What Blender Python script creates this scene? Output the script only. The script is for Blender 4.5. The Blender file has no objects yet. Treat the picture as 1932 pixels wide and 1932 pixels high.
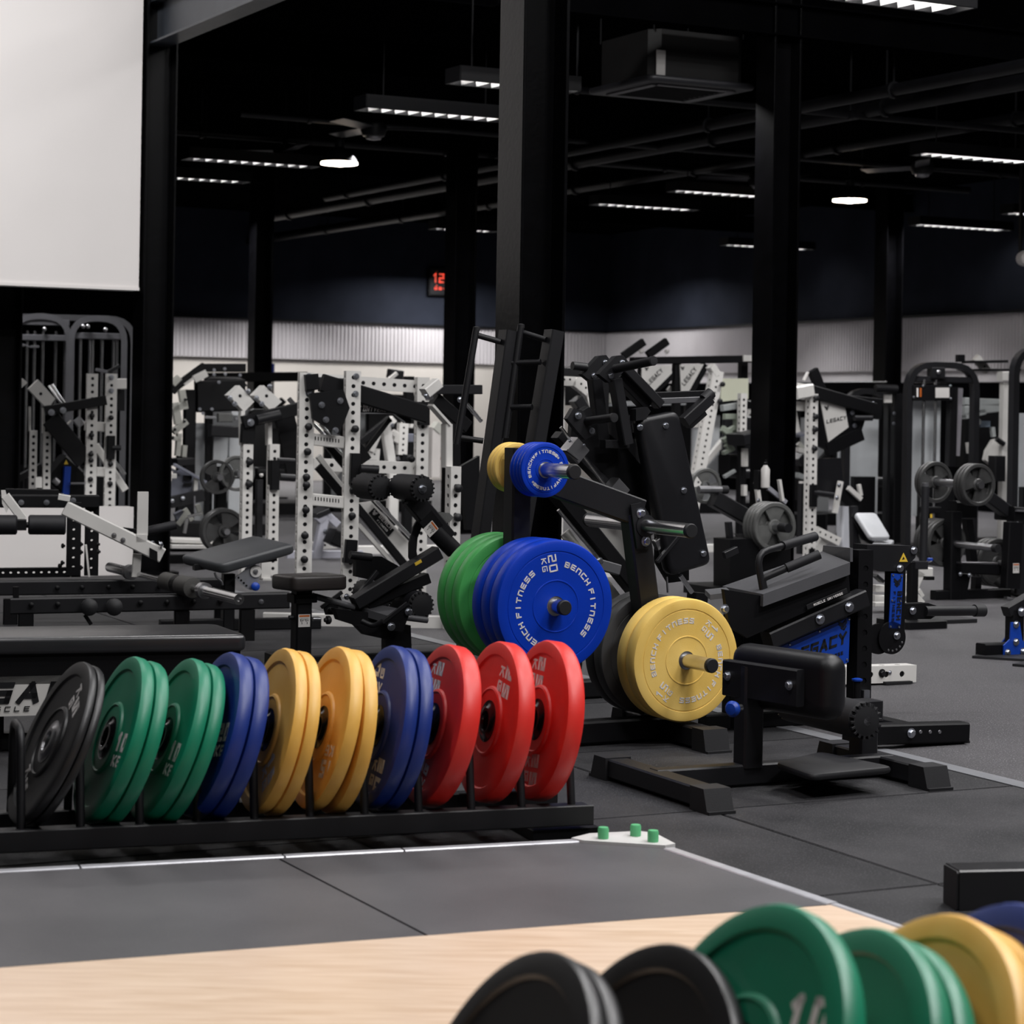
import bpy, math, random
from math import sin, cos, radians as R, pi
from mathutils import Vector as V, Matrix
random.seed(7)
sc = bpy.context.scene
col = sc.collection
# ------------------------------------------------------------------ camera, exposure, light
FOC, PX, PY, EYE = 4200.0, 966.0, 760.0, 1.207       # focal length and principal point for a 1932 px frame, eye height
ROLL = math.atan(0.0164)
ca, sa = cos(ROLL), sin(ROLL)
cam = bpy.data.cameras.new('camera'); cam_o = bpy.data.objects.new('camera', cam); col.objects.link(cam_o)
cam.sensor_width = 36; cam.lens = 36*FOC/1932; cam.shift_y = (PY-966)/1932; cam.clip_start = .05; cam.clip_end = 200
r_, u_, b_ = V((ca, 0, sa)), V((-sa, 0, ca)), V((0, -1, 0))
m_ = Matrix((r_, u_, b_)).transposed().to_4x4(); m_.translation = (0, 0, EYE); cam_o.matrix_world = m_
cam.dof.use_dof = True; cam.dof.focus_distance = 8.3; cam.dof.aperture_fstop = (cam.lens/1000)/0.0135
sc.camera = cam_o
sc.view_settings.view_transform = 'Standard'; sc.view_settings.look = 'None'
sc.view_settings.gamma = 1; sc.view_settings.use_curve_mapping = False; sc.view_settings.exposure = -0.7
w = bpy.data.worlds.new('world'); sc.world = w; w.use_nodes = True
w.node_tree.nodes['Background'].inputs[0].default_value = (.6, .7, 1, 1); w.node_tree.nodes['Background'].inputs[1].default_value = .004
TH = R(27.7)                                          # the room is turned against the camera
E1, E2, EZ = V((cos(TH), sin(TH), 0)), V((-sin(TH), cos(TH), 0)), V((0, 0, 1))
def lamp(x, y, z, power, sx=1.2, sy=.25, colr=(1, .97, .94), aim=None, spread=180):
    l = bpy.data.lights.new('strip_or_fill_light', 'AREA'); l.shape = 'RECTANGLE'; l.size = sx; l.size_y = sy
    l.energy = power; l.color = colr; l.spread = R(spread)
    o = bpy.data.objects.new('strip_or_fill_light', l); col.objects.link(o); o.location = (x, y, z)
    d = V(aim)-V((x, y, z)) if aim else V((0, 0, -1))
    q = d.to_track_quat('-Z', 'Y').to_matrix().to_4x4() if aim else Matrix.Rotation(TH, 4, 'Z')
    q.translation = (x, y, z); o.matrix_world = q
    return o
LCOL = (1, .985, .985)
for x_, y_, p_ in ((3.4, 2.8, 380), (-1.4, 2.0, 50), (1.4, 5.4, 190), (4.4, 5.8, 330), (-2.3, 5.4, 130), (2.2, 8.6, 210), (5.6, 9.0, 220), (-1.2, 10.4, 110), (3.6, 11.6, 190)):
    lamp(x_, y_, 5.7, p_, 1.5, .3, LCOL)                    # strip lights of the tall front hall
lamp(-2.6, 9.0, 5.9, 280, 1.2, .4, LCOL, (-5.0, 14.4, 3.4), 120)   # added lamp, no fixture there, to brighten the white bulkhead evenly
for x_, y_, p_ in ((1.6, 15.2, 80), (-.9, 16.6, 60), (4.6, 14.6, 80), (-4.2, 17.5, 60), (3.0, 17.5, 80), (-.8, 19, 80), (6.2, 19.5, 90), (1.5, 24, 110), (-3.6, 25, 110), (-6.4, 27.6, 120)):
    lamp(x_, y_, 3.28, p_, 1.2, .2, LCOL, spread=140)       # strip lights of the low hall
for x_, y_, p_, s_ in ((-4.2, 30.8, 330, 108), (-2.9, 31.7, 330, 112), (-.85, 33.2, 520, 165), (1.45, 32.6, 360, 165), (2.75, 28.7, 480, 106), (3.8, 26.1, 480, 106), (4.5, 23.9, 360, 106), (-6.0, 29.6, 300, 110)):
    lamp(x_, y_, 3.26, p_*.25, 1.2, .2, LCOL, spread=s_)        # strip lights along the far walls
# ------------------------------------------------------------------ pixel rays
def uv(px, py):
    dx, dy = px-PX, py-PY
    return dx*ca+dy*sa, -dx*sa+dy*ca
def pt(px, py, Y):
    u, v = uv(px, py); return V((u/FOC*Y, Y, EYE-v/FOC*Y))
def onz(px, py, z=0.):
    u, v = uv(px, py); return pt(px, py, FOC*(EYE-z)/v)
class Fr:                                             # a vertical frame standing on the floor, axes e1 (right) and e2 (away)
    def __init__(s, o, yaw=TH):
        s.o = V((o[0], o[1], 0)); s.e1 = V((cos(yaw), sin(yaw), 0)); s.e2 = V((-sin(yaw), cos(yaw), 0)); s.yaw = yaw
    def ray(s, px, py, n, off):
        u, v = uv(px, py); d = V((u/FOC, 1, -v/FOC)); c = V((0, 0, EYE))
        return c+d*((off+(s.o-c).dot(n))/d.dot(n))
    def A(s, px, py, b=0.): return s.ray(px, py, s.e2, b)
    def B(s, px, py, a=0.): return s.ray(px, py, s.e1, a)
    def W(s, a, b, z): return s.o+s.e1*a+s.e2*b+EZ*z
    def loc(s, p): d = p-s.o; return V((d.dot(s.e1), d.dot(s.e2), p.z))
# ------------------------------------------------------------------ materials
def mat(name, c, rough=.5, metal=0., bump=0., bscale=300., var=0., vscale=6., c2=None, spec=.5, emit=None, es=1., coat=0., speck=None):
    m = bpy.data.materials.new(name); m.use_nodes = True; nt = m.node_tree; N = nt.nodes; L = nt.links
    b = N['Principled BSDF']; b.inputs['Base Color'].default_value = (*c, 1); b.inputs['Roughness'].default_value = rough
    b.inputs['Metallic'].default_value = metal; b.inputs['Specular IOR Level'].default_value = spec; b.inputs['Coat Weight'].default_value = coat
    tc = N.new('ShaderNodeTexCoord')
    src = None
    if var or c2:
        n = N.new('ShaderNodeTexNoise'); n.inputs['Scale'].default_value = vscale; n.inputs['Detail'].default_value = 5
        L.new(tc.outputs['Object'], n.inputs['Vector'])
        mr = N.new('ShaderNodeMapRange'); mr.inputs[1].default_value = .35; mr.inputs[2].default_value = .65
        L.new(n.outputs['Fac'], mr.inputs[0])
        mx = N.new('ShaderNodeMix'); mx.data_type = 'RGBA'
        mx.inputs[6].default_value = (*c, 1); mx.inputs[7].default_value = (*(c2 or [x*(1-var) for x in c]), 1)
        L.new(mr.outputs[0], mx.inputs[0]); src = mx.outputs[2]
        if speck:
            n2 = N.new('ShaderNodeTexNoise'); n2.inputs['Scale'].default_value = speck[1]; n2.inputs['Detail'].default_value = 1
            L.new(tc.outputs['Object'], n2.inputs['Vector'])
            m2 = N.new('ShaderNodeMapRange'); m2.inputs[1].default_value = .6; m2.inputs[2].default_value = .72; m2.inputs[4].default_value = speck[2]
            L.new(n2.outputs['Fac'], m2.inputs[0])
            mx2 = N.new('ShaderNodeMix'); mx2.data_type = 'RGBA'; L.new(m2.outputs[0], mx2.inputs[0]); L.new(src, mx2.inputs[6])
            mx2.inputs[7].default_value = (*speck[0], 1); src = mx2.outputs[2]
        L.new(src, b.inputs['Base Color'])
    if bump:
        n = N.new('ShaderNodeTexNoise'); n.inputs['Scale'].default_value = bscale; n.inputs['Detail'].default_value = 2
        L.new(tc.outputs['Object'], n.inputs['Vector'])
        bp = N.new('ShaderNodeBump'); bp.inputs['Strength'].default_value = bump; bp.inputs['Distance'].default_value = .002
        L.new(n.outputs['Fac'], bp.inputs['Height']); L.new(bp.outputs[0], b.inputs['Normal'])
    if emit: b.inputs['Emission Color'].default_value = (*emit, 1); b.inputs['Emission Strength'].default_value = es
    return m
def srgb(r, g, b): return tuple(((x/255/12.92) if x/255 <= .04045 else ((x/255+.055)/1.055)**2.4) for x in (r, g, b))
BLK = mat('black_powder_coat', (.003, .003, .004), .5, spec=.22, bump=.25, bscale=500, var=.25)
BLK2 = mat('charcoal_powder_coat', (.0085, .0085, .0105), .46, spec=.38, bump=.2, bscale=500, var=.25)
GLOSS = mat('black_gloss_paint', (.0015, .0015, .002), .3, spec=.14, bump=.25, bscale=40, var=.5, vscale=9)
VINYL = mat('black_vinyl', (.007, .007, .009), .42, spec=.4, bump=.15, bscale=700, var=.2)
FOAM = mat('black_foam', (.009, .009, .012), .6, spec=.4, bump=.3, bscale=900, var=.2)
RUB = mat('black_rubber', (.013, .013, .015), .55, spec=.4, bump=.2, bscale=400, var=.2)
WHT = mat('white_powder_coat', (.66, .645, .62), .42, bump=.12, bscale=500, var=.08)
CHR = mat('polished_steel', (.70, .70, .71), .24, 1., bump=.05, bscale=90, var=.15)
STL = mat('brushed_steel', (.5, .5, .52), .34, 1., bump=.1, bscale=200, var=.2)
ZNC = mat('zinc_bolt', (.55, .57, .62), .3, 1., bump=.2, bscale=400, var=.2)
ALU = mat('anodised_aluminium', (.55, .56, .6), .4, 1., var=.15, vscale=20)
BLUE = mat('blue_powder_coat', srgb(10, 62, 165), .42, bump=.12, bscale=500, var=.12)
INK = mat('black_print', (.008, .008, .01), .5, var=.2)
INKW = mat('white_print', (.80, .77, .76), .8, spec=.1, var=.1, vscale=60)
STICK = mat('white_sticker', (.62, .6, .58), .4, var=.08)
ORNG = mat('orange_print', (.5, .12, .02), .4, var=.15)
YLW = mat('yellow_sticker', (.75, .5, .05), .4, var=.1)
IRON = mat('grey_cast_iron', (.12, .122, .118), .42, bump=.3, bscale=160, var=.25, vscale=12, spec=.6)
IRON2 = mat('dark_cast_iron', (.05, .05, .05), .4, bump=.3, bscale=160, var=.3, vscale=12)
# ------------------------------------------------------------------ mesh builder
class MB:
    def __init__(s): s.v = []; s.f = []; s.dark = []
    def add(s, vs, fs):
        n = len(s.v); s.v += [V(p) for p in vs]; s.f += [tuple(i+n for i in f) for f in fs]; return s
    def loft(s, rings, caps=True, closed=True):
        n = len(rings[0]); vs = [p for r in rings for p in r]; fs = []
        for k in range(len(rings)-1):
            for i in range(n if closed else n-1):
                j = (i+1) % n; fs.append((k*n+i, k*n+j, (k+1)*n+j, (k+1)*n+i))
        if caps: fs.append(tuple(range(n))[::-1]); fs.append(tuple((len(rings)-1)*n+i for i in range(n)))
        return s.add(vs, fs)
    def basis(s, p, q, side=None):
        x = (q-p).normalized()
        if side is None: side = E1 if abs(x.z) > .9 else (EZ.cross(x))
        sd = side-x*side.dot(x)
        if sd.length < 1e-4: sd = x.orthogonal()
        sd.normalize(); return x, sd, x.cross(sd)
    def beam(s, p, q, w, d=None, side=None, ch=None):
        p, q = V(p), V(q); d = w if d is None else d; x, a, b = s.basis(p, q, side)
        c = min(w, d)*.09 if ch is None else ch; hw, hd = w/2, d/2
        pr = [(-hw+c, -hd), (hw-c, -hd), (hw, -hd+c), (hw, hd-c), (hw-c, hd), (-hw+c, hd), (-hw, hd-c), (-hw, -hd+c)]
        return s.loft([[o+a*i+b*j for i, j in pr] for o in (p, q)])
    def box(s, c, sx, sy, sz, e1=E1, e2=None, ch=None):
        c = V(c); e2 = EZ.cross(e1) if e2 is None else e2; ez = e1.cross(e2)
        return s.beam(c-ez*sz/2, c+ez*sz/2, sx, sy, e1, ch)
    def tube(s, p, q, r, n=16, r2=None):
        p, q = V(p), V(q); x, a, b = s.basis(p, q); r2 = r if r2 is None else r2
        return s.loft([[o+(a*cos(t)+b*sin(t))*rr for t in [2*pi*i/n for i in range(n)]] for o, rr in ((p, r), (q, r2))])
    def pipe(s, pts, r, n=10, fil=.05, steps=4):
        pts = [V(p) for p in pts]; path = [pts[0]]
        for i in range(1, len(pts)-1):
            a, b, c = pts[i-1], pts[i], pts[i+1]; f = min(fil, (a-b).length*.45, (c-b).length*.45)
            p0, p1 = b+(a-b).normalized()*f, b+(c-b).normalized()*f
            for k in range(steps+1):
                t = k/steps; path.append(p0*(1-t)**2+b*2*t*(1-t)+p1*t*t)
        path.append(pts[-1]); rings = []; side = None
        for i, p in enumerate(path):
            t = (path[min(i+1, len(path)-1)]-path[max(i-1, 0)]).normalized()
            side = t.orthogonal() if side is None else side-t*side.dot(t); side.normalize(); o = t.cross(side)
            rings.append([p+(side*cos(2*pi*k/n)+o*sin(2*pi*k/n))*r for k in range(n)])
        return s.loft(rings)
    def rpipe(s, pts, w, d, side, fil=.06, steps=4):          # rectangular tube along a bent path lying across `side`
        pts = [V(p) for p in pts]; path = [pts[0]]; side = V(side).normalized()
        for i in range(1, len(pts)-1):
            a, b, c = pts[i-1], pts[i], pts[i+1]; f = min(fil, (a-b).length*.45, (c-b).length*.45)
            p0, p1 = b+(a-b).normalized()*f, b+(c-b).normalized()*f
            for k in range(steps+1):
                t = k/steps; path.append(p0*(1-t)**2+b*2*t*(1-t)+p1*t*t)
        path.append(pts[-1]); rings = []
        for i, p in enumerate(path):
            t = (path[min(i+1, len(path)-1)]-path[max(i-1, 0)]).normalized(); o = t.cross(side).normalized()
            rings.append([p+side*x*w/2+o*y*d/2 for x, y in ((-1, -1), (1, -1), (1, 1), (-1, 1))])
        return s.loft(rings)
    def lathe(s, c, ax, prof, n=48, caps=True):
        c = V(c); ax = V(ax).normalized(); a = ax.orthogonal().normalized(); b = ax.cross(a)
        return s.loft([[c+ax*h+(a*cos(2*pi*i/n)+b*sin(2*pi*i/n))*r for i in range(n)] for r, h in prof], caps)
    def prism(s, poly, th):
        th = V(th); poly = [V(p) for p in poly]
        return s.loft([poly, [p+th for p in poly]])
    def bolt(s, c, ax, r=.012):
        s.lathe(c, ax, [(r*1.45, 0), (r*1.45, r*.22), (r*1.1, r*.22)], 14); return s.lathe(c, ax, [(r, 0), (r, r*.9), (r*.8, r*1.1)], 6)
    def rbox(s, c, sx, sy, sz, e1=E1, e2=None, rc=.03, re=.02, k=3, m=4):     # pad: rounded corners and rolled edges, thickness along e1 x e2
        c = V(c); e2 = EZ.cross(e1) if e2 is None else e2; ez = e1.cross(e2).normalized(); rings = []
        def ring(ins, h):
            out = []; x, y, r = sx/2-ins, sy/2-ins, max(rc-ins, .002)
            for cx, cy, t0 in ((x-r, y-r, 0), (-x+r, y-r, 90), (-x+r, -y+r, 180), (x-r, -y+r, 270)):
                for i in range(m+1):
                    t = R(t0+90*i/m); out.append(c+e1*(cx+r*cos(t))+e2*(cy+r*sin(t))+ez*h)
            return out
        for i in range(k+1): t = R(90*i/k); rings.append(ring(re*(1-sin(t)), -sz/2+re*(1-cos(t))))
        for i in range(k+1): t = R(90*(1-i/k)); rings.append(ring(re*(1-sin(t)), sz/2-re*(1-cos(t))))
        return s.loft(rings)
    def perf(s, p, q, w, d, side=None, pitch=.05, r=.0125, depth=.004, faces=(0, 1, 2, 3), back=True):
        p, q = V(p), V(q); x, a, b = s.basis(p, q, side); Ln = (q-p).length
        n = max(1, int((Ln-.02)/pitch)); m0 = (Ln-n*pitch)/2
        for fi, (nn, t, hw, off) in enumerate(((b, a, w/2, d/2), (a, b, d/2, w/2), (-b, -a, w/2, d/2), (-a, -b, d/2, w/2))):
            o = p+nn*off
            def P(l, y): return o+x*l+t*y
            if fi not in faces:
                s.add([P(0, -hw), P(Ln, -hw), P(Ln, hw), P(0, hw)], [(0, 1, 2, 3)]); continue
            for l0, l1 in ((0, m0), (m0+n*pitch, Ln)): s.add([P(l0, -hw), P(l1, -hw), P(l1, hw), P(l0, hw)], [(0, 1, 2, 3)])
            rr = min(r, hw*.62)
            for k in range(n):
                l = m0+(k+.5)*pitch; h = pitch/2
                out = [(h, 0), (h, hw), (0, hw), (-h, hw), (-h, 0), (-h, -hw), (0, -hw), (h, -hw)]
                ang = [0, 45, 90, 135, 180, 225, 270, 315]
                vs = [P(l+i, j) for i, j in out]+[P(l+rr*cos(R(g)), rr*sin(R(g))) for g in ang]
                vs += [v_-nn*depth for v_ in vs[8:16]]
                fs = [(i, (i+1) % 8, 8+(i+1) % 8, 8+i) for i in range(8)]+[(8+i, 8+(i+1) % 8, 16+(i+1) % 8, 16+i) for i in range(8)]
                s.add(vs, fs)
                if back: s.dark.append(len(s.f)); s.add(vs[16:24], [tuple(range(8))])  # black cap paints in the shade of the hollow tube behind the hole
        hw, hd = w/2, d/2
        for o in (p, q): s.add([o+a*i+b*j for i, j in ((-hw, -hd), (hw, -hd), (hw, hd), (-hw, hd))], [(0, 1, 2, 3)])
        return s
# ------------------------------------------------------------------ objects
def tag(o, label=None, cat=None, group=None, kind=None):
    for k, x in (('label', label), ('category', cat), ('group', group), ('kind', kind)):
        if x: o[k] = x
    return o
def thing(name, label, cat, loc=(0, 0, 0), group=None):
    o = bpy.data.objects.new(name, None); col.objects.link(o); o.location = V(loc); o.empty_display_size = .1
    return tag(o, label, cat, group)
def wloc(o):
    p = V((0, 0, 0))
    while o: p = p+o.location; o = o.parent
    return p
def part(name, mb, m, parent=None, label=None, sharp=38, local=False, kind=None):
    me = bpy.data.meshes.new(name); base = V((0, 0, 0)) if (local or parent is None) else wloc(parent)
    if mb.v:                                           # own origin at the part's centre
        lo = V([min(p[i] for p in mb.v) for i in range(3)]); hi = V([max(p[i] for p in mb.v) for i in range(3)]); ctr = (lo+hi)/2
    else: ctr = base
    me.from_pydata([p-ctr for p in mb.v], [], mb.f); me.validate()
    import bmesh
    bm = bmesh.new(); bm.from_mesh(me); bmesh.ops.recalc_face_normals(bm, faces=bm.faces[:]); bm.to_mesh(me); bm.free()
    me.shade_smooth(); me.set_sharp_from_angle(angle=R(sharp))
    me.materials.append(m)
    if mb.dark:
        me.materials.append(BLK)
        for i in mb.dark: me.polygons[i].material_index = 1
    o = bpy.data.objects.new(name, me); col.objects.link(o)
    o.parent = parent; o.location = ctr-base
    if label: o['label'] = label
    if kind: o['kind'] = kind
    return o
def dup(root, label=None, group=None, M=None):
    r = root.copy(); col.objects.link(r)
    if M is not None: r.matrix_world = M
    for ch in list(root.children):
        c = ch.copy(); col.objects.link(c); c.parent = r
        for g in ch.children:
            d = g.copy(); col.objects.link(d); d.parent = c
    if label: r['label'] = label
    if group: r['group'] = group
    return r
# ------------------------------------------------------------------ block lettering
_h = [(0, 0, 1, 0)]
GL = {'A': [[(0, 0), (.5, 1), (1, 0)], [(.2, .3), (.8, .3)]], 'B': [[(0, 0), (0, 1), (.85, 1), (1, .88), (1, .62), (.85, .5), (0, .5)], [(.85, .5), (1, .4), (1, .12), (.85, 0), (0, 0)]],
 'C': [[(1, 1), (0, 1), (0, 0), (1, 0)]], 'E': [[(1, 1), (0, 1), (0, 0), (1, 0)], [(0, .5), (.9, .5)]], 'F': [[(1, 1), (0, 1), (0, 0)], [(0, .5), (.85, .5)]],
 'G': [[(1, 1), (0, 1), (0, 0), (1, 0), (1, .5), (.5, .5)]], 'H': [[(0, 0), (0, 1)], [(1, 0), (1, 1)], [(0, .5), (1, .5)]], 'I': [[(.5, 0), (.5, 1)]],
 'K': [[(0, 0), (0, 1)], [(1, 1), (.15, .5), (1, 0)]], 'L': [[(0, 1), (0, 0), (1, 0)]], 'M': [[(0, 0), (0, 1), (.5, .4), (1, 1), (1, 0)]],
 'N': [[(0, 0), (0, 1), (1, 0), (1, 1)]], 'n': [[(0, 0), (0, 1), (1, 1), (1, 0)]], 'R': [[(0, 0), (0, 1), (1, 1), (1, .5), (0, .5)], [(.45, .5), (1, 0)]],
 'S': [[(1, 1), (0, 1), (0, .5), (1, .5), (1, 0), (0, 0)]], 'T': [[(0, 1), (1, 1)], [(.5, 1), (.5, 0)]], 'U': [[(0, 1), (0, 0), (1, 0), (1, 1)]],
 'V': [[(0, 1), (.5, 0), (1, 1)]], 'Y': [[(0, 1), (.5, .5), (1, 1)], [(.5, .5), (.5, 0)]], '0': [[(0, 0), (0, 1), (1, 1), (1, 0), (0, 0)]],
 '1': [[(.2, .8), (.55, 1), (.55, 0)]], '2': [[(0, 1), (1, 1), (1, .5), (0, .5), (0, 0), (1, 0)]], '5': [[(1, 1), (0, 1), (0, .5), (1, .5), (1, 0), (0, 0)]],
 '.': [[(.4, 0), (.6, 0)]], '-': [[(.1, .5), (.9, .5)]], '8': [[(0, 0), (0, 1), (1, 1), (1, 0), (0, 0)], [(0, .5), (1, .5)]],
 'O': [[(0, 0), (0, 1), (1, 1), (1, 0), (0, 0)]], 'D': [[(0, 0), (0, 1), (.7, 1), (1, .7), (1, .3), (.7, 0), (0, 0)]],
 '~': [[(0, 1), (.5, .62), (1, 1)], [(0, .72), (.5, .34), (1, .72)], [(.18, .3), (.5, .04), (.82, .3)]]}   # the chevron emblem
def glyph(mb, ch, fn, w, h, t, ex, shear=0.):
    for st in GL.get(ch, []):
        for (x0, y0), (x1, y1) in zip(st, st[1:]):
            p0, p1 = V((x0*(w-t)+t/2-w/2, y0*(h-t)+t/2)), V((x1*(w-t)+t/2-w/2, y1*(h-t)+t/2))
            d = (p1-p0).normalized(); n = V((-d.y, d.x))*t/2; d = d*t/2
            q = [p0-d-n, p1+d-n, p1+d+n, p0-d+n]
            q = [(p.x+shear*p.y, p.y) for p in q]
            mb.loft([[fn(x, y, 0) for x, y in q], [fn(x, y, ex) for x, y in q]])
def line_text(mb, s, o, xd, yd, h, w=None, gap=None, t=None, ex=.0012, shear=0., center=True):
    w = h*.8 if w is None else w; gap = h*.25 if gap is None else gap; t = h*.2 if t is None else t
    o = V(o); xd = V(xd).normalized(); yd = V(yd).normalized(); zd = xd.cross(yd).normalized()
    tot = len(s)*w+(len(s)-1)*gap; x = -tot/2 if center else 0
    for c in s:
        cx = x+w/2; glyph(mb, c, lambda a, b, e, cx=cx: o+xd*(cx+a)+yd*b+zd*e, w, h, t, ex, shear); x += w+gap
    return mb
def arc_text(mb, s, c, xd, yd, rad, a0, h, w=None, gap=None, t=None, ex=.0012):    # clockwise, tops outward, centred on angle a0 (degrees)
    w = h*.85 if w is None else w; gap = h*.3 if gap is None else gap; t = h*.2 if t is None else t
    c, xd, yd = V(c), V(xd), V(yd); zd = xd.cross(yd); st = (w+gap)/(rad+h/2); tot = st*(len(s)-1)
    tot = st*(len(s.replace(' ', ''))-1+.45*s.count(' ')); a = R(a0)+tot/2+st
    for i, chx in enumerate(s):
        if chx == ' ': a -= st*.45; continue
        a -= st; ro = xd*cos(a)+yd*sin(a); ta = xd*sin(a)-yd*cos(a)
        glyph(mb, chx, lambda x, y, e: c+ro*(rad+y)+ta*x+zd*e, w, h, t, ex)
    return mb
# ------------------------------------------------------------------ the room
STRUCT = dict(kind='structure')
WALLD = mat('dark_wall_paint', (.026, .030, .043), .8, spec=.05, bump=.15, bscale=60, var=.25, vscale=2)
CEILM = mat('black_ceiling_paint', (.0022, .0022, .0026), 1., spec=0, bump=.3, bscale=30, var=.3, vscale=3)
WALLW = mat('white_wall_paint', (.70, .67, .655), .6, bump=.1, bscale=80, var=.03, vscale=1.5)
BAND = mat('corrugated_steel', (.60, .575, .59), .45, .0, var=.08, vscale=2)
LOWW = mat('pale_wall_paint', (.66, .62, .57), .6, var=.06, vscale=2)
FLR = mat('grey_rubber_roll', (.070, .067, .072), .55, bump=.4, bscale=220, c2=(.052, .050, .054), vscale=1.3, speck=((.30, .30, .31), 170, .75), spec=.35)
TILE = mat('dark_rubber_tile', (.034, .033, .036), .6, bump=.4, bscale=220, c2=(.013, .013, .015), vscale=2.6, speck=((.12, .12, .125), 190, .6), spec=.3)
TAPE = mat('grey_floor_strip', (.20, .205, .22), .4, bump=.3, bscale=60, var=.2, vscale=5)
Z0 = V((0, 0, 0))
def slab(name, poly, z0, z1, m, parent=None, kind=None):
    mb = MB(); mb.prism([V((p[0], p[1], z0)) for p in poly], (0, 0, z1-z0)); o = part(name, mb, m, parent)
    if kind: o['kind'] = kind
    return o
def q4(a0, a1, b0, b1): return [E1*a0+E2*b0, E1*a1+E2*b0, E1*a1+E2*b1, E1*a0+E2*b1]
floor = slab('floor', q4(-22, 30, -8, 46), -.3, -.012, FLR, kind='structure')
# the grey strip that splits tiles from rolled rubber, running away from the camera
sA, sB = onz(1932, 1484), onz(790, 1203)
sd = (sB-sA).normalized(); sn = V((sd.y, -sd.x, 0))          # sn points to the right
s_tail, s_head = sA-sd*4, sB+sd*14
roll = slab('rubber_roll', [s_tail, s_tail+sn*30, s_head+sn*30, s_head], -.012, 0, FLR, floor)
slab('floor_strip', [s_tail-sn*.025, s_tail+sn*.05, s_head+sn*.05, s_head-sn*.025], -.002, .0022, TAPE, floor)
tl = slab('rubber_roll', [s_head-sn*.026, s_head-sn*30, s_head-sn*30+sd*14, s_head+sd*14, s_head+sd*14+sn*30, s_head+sn*30], -.012, 0, FLR, floor)
# tiles left of the strip, laid square to the strip
t0 = onz(1445, 1520); du, dv = 1.15, 1.10
t0 = t0-sn*((t0-sA).dot(sn)+.026-.0); c0 = (onz(1445, 1520)-sA).dot(sn)
mbt = MB(); g = .003
mbt.prism([V((-du/2+g, -dv/2+g, -.012)), V((du/2-g, -dv/2+g, -.012)), V((du/2-g, dv/2-g, -.012)), V((-du/2+g, dv/2-g, -.012))], (0, 0, .0105))
mbt.prism([V((-du/2+g+.004, -dv/2+g+.004, -.0015)), V((du/2-g-.004, -dv/2+g+.004, -.0015)), V((du/2-g-.004, dv/2-g-.004, -.0015)), V((-du/2+g+.004, dv/2-g-.004, -.0015))], (0, 0, .0015))
tile0 = None; ang = math.atan2(sn.y, sn.x); Lmax = (s_head-sA).dot(sd); b0 = (onz(1445, 1520)-sA).dot(sd)
k0 = c0/du
for i in range(0, 10):
    for j in range(-5, 14):
        cx = -.026-du*(i+.5)-(0 if True else 0); cy = b0+dv*(j+.5)
        p = sA+sn*cx+sd*cy; p.z = 0
        if not (.8 < p.y < 16 and abs(p.x) < 2.4+p.y*.30): continue
        if cy > Lmax-.6: continue
        if tile0 is None:
            tile0 = part('rubber_tile', mbt, TILE, floor, local=True); o = tile0
        else: o = tile0.copy(); col.objects.link(o)
        o.parent = floor; o.matrix_parent_inverse = floor.matrix_world.inverted(); M = Matrix.Translation(p-floor.location+V((0, 0, -.006)))@Matrix.Rotation(ang+random.uniform(-.002, .002), 4, 'Z'); o.matrix_basis = M
        o.matrix_parent_inverse = Matrix()
# ceiling
c_ = pt(286, 800, 15.2); bL, bC, aC = c_.dot(E2)-.9, c_.dot(E2)+.05, c_.dot(E1)
ce = slab('ceiling', q4(aC, 30, bL, 46), 3.95, 4.15, CEILM, kind='structure')
slab('low_ceiling', q4(-22, aC, bC, 46), 3.95, 4.15, CEILM, ce); slab('front_ceiling', q4(-22, 30, -8, bC), 6.2, 6.4, CEILM, ce)
slab('ceiling_fascia', q4(aC, 30, bL, bL+.15), 3.94, 6.3, CEILM, ce); slab('ceiling_fascia', q4(aC, aC+.1, bL+.15, bC), 3.94, 6.3, CEILM, ce)
cnt = [0]
def trim(mb, m, parent=None):
    cnt[0] += 1; o = part('trim_%d' % cnt[0], mb, m, parent)
    o['kind'] = 'structure'; return o
def ibeam(p, q, wd, ht, m=GLOSS, up=None, t=.014):
    mb = MB(); p, q = V(p), V(q); up = EZ if up is None else up
    x = (q-p).normalized(); s = up.cross(x).normalized()
    for k in (-1, 1): mb.beam(p+up*k*(ht/2-t/2), q+up*k*(ht/2-t/2), wd, t, s, .002)
    mb.beam(p, q, t, ht-2*t-.002, s, .001); return mb
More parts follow.
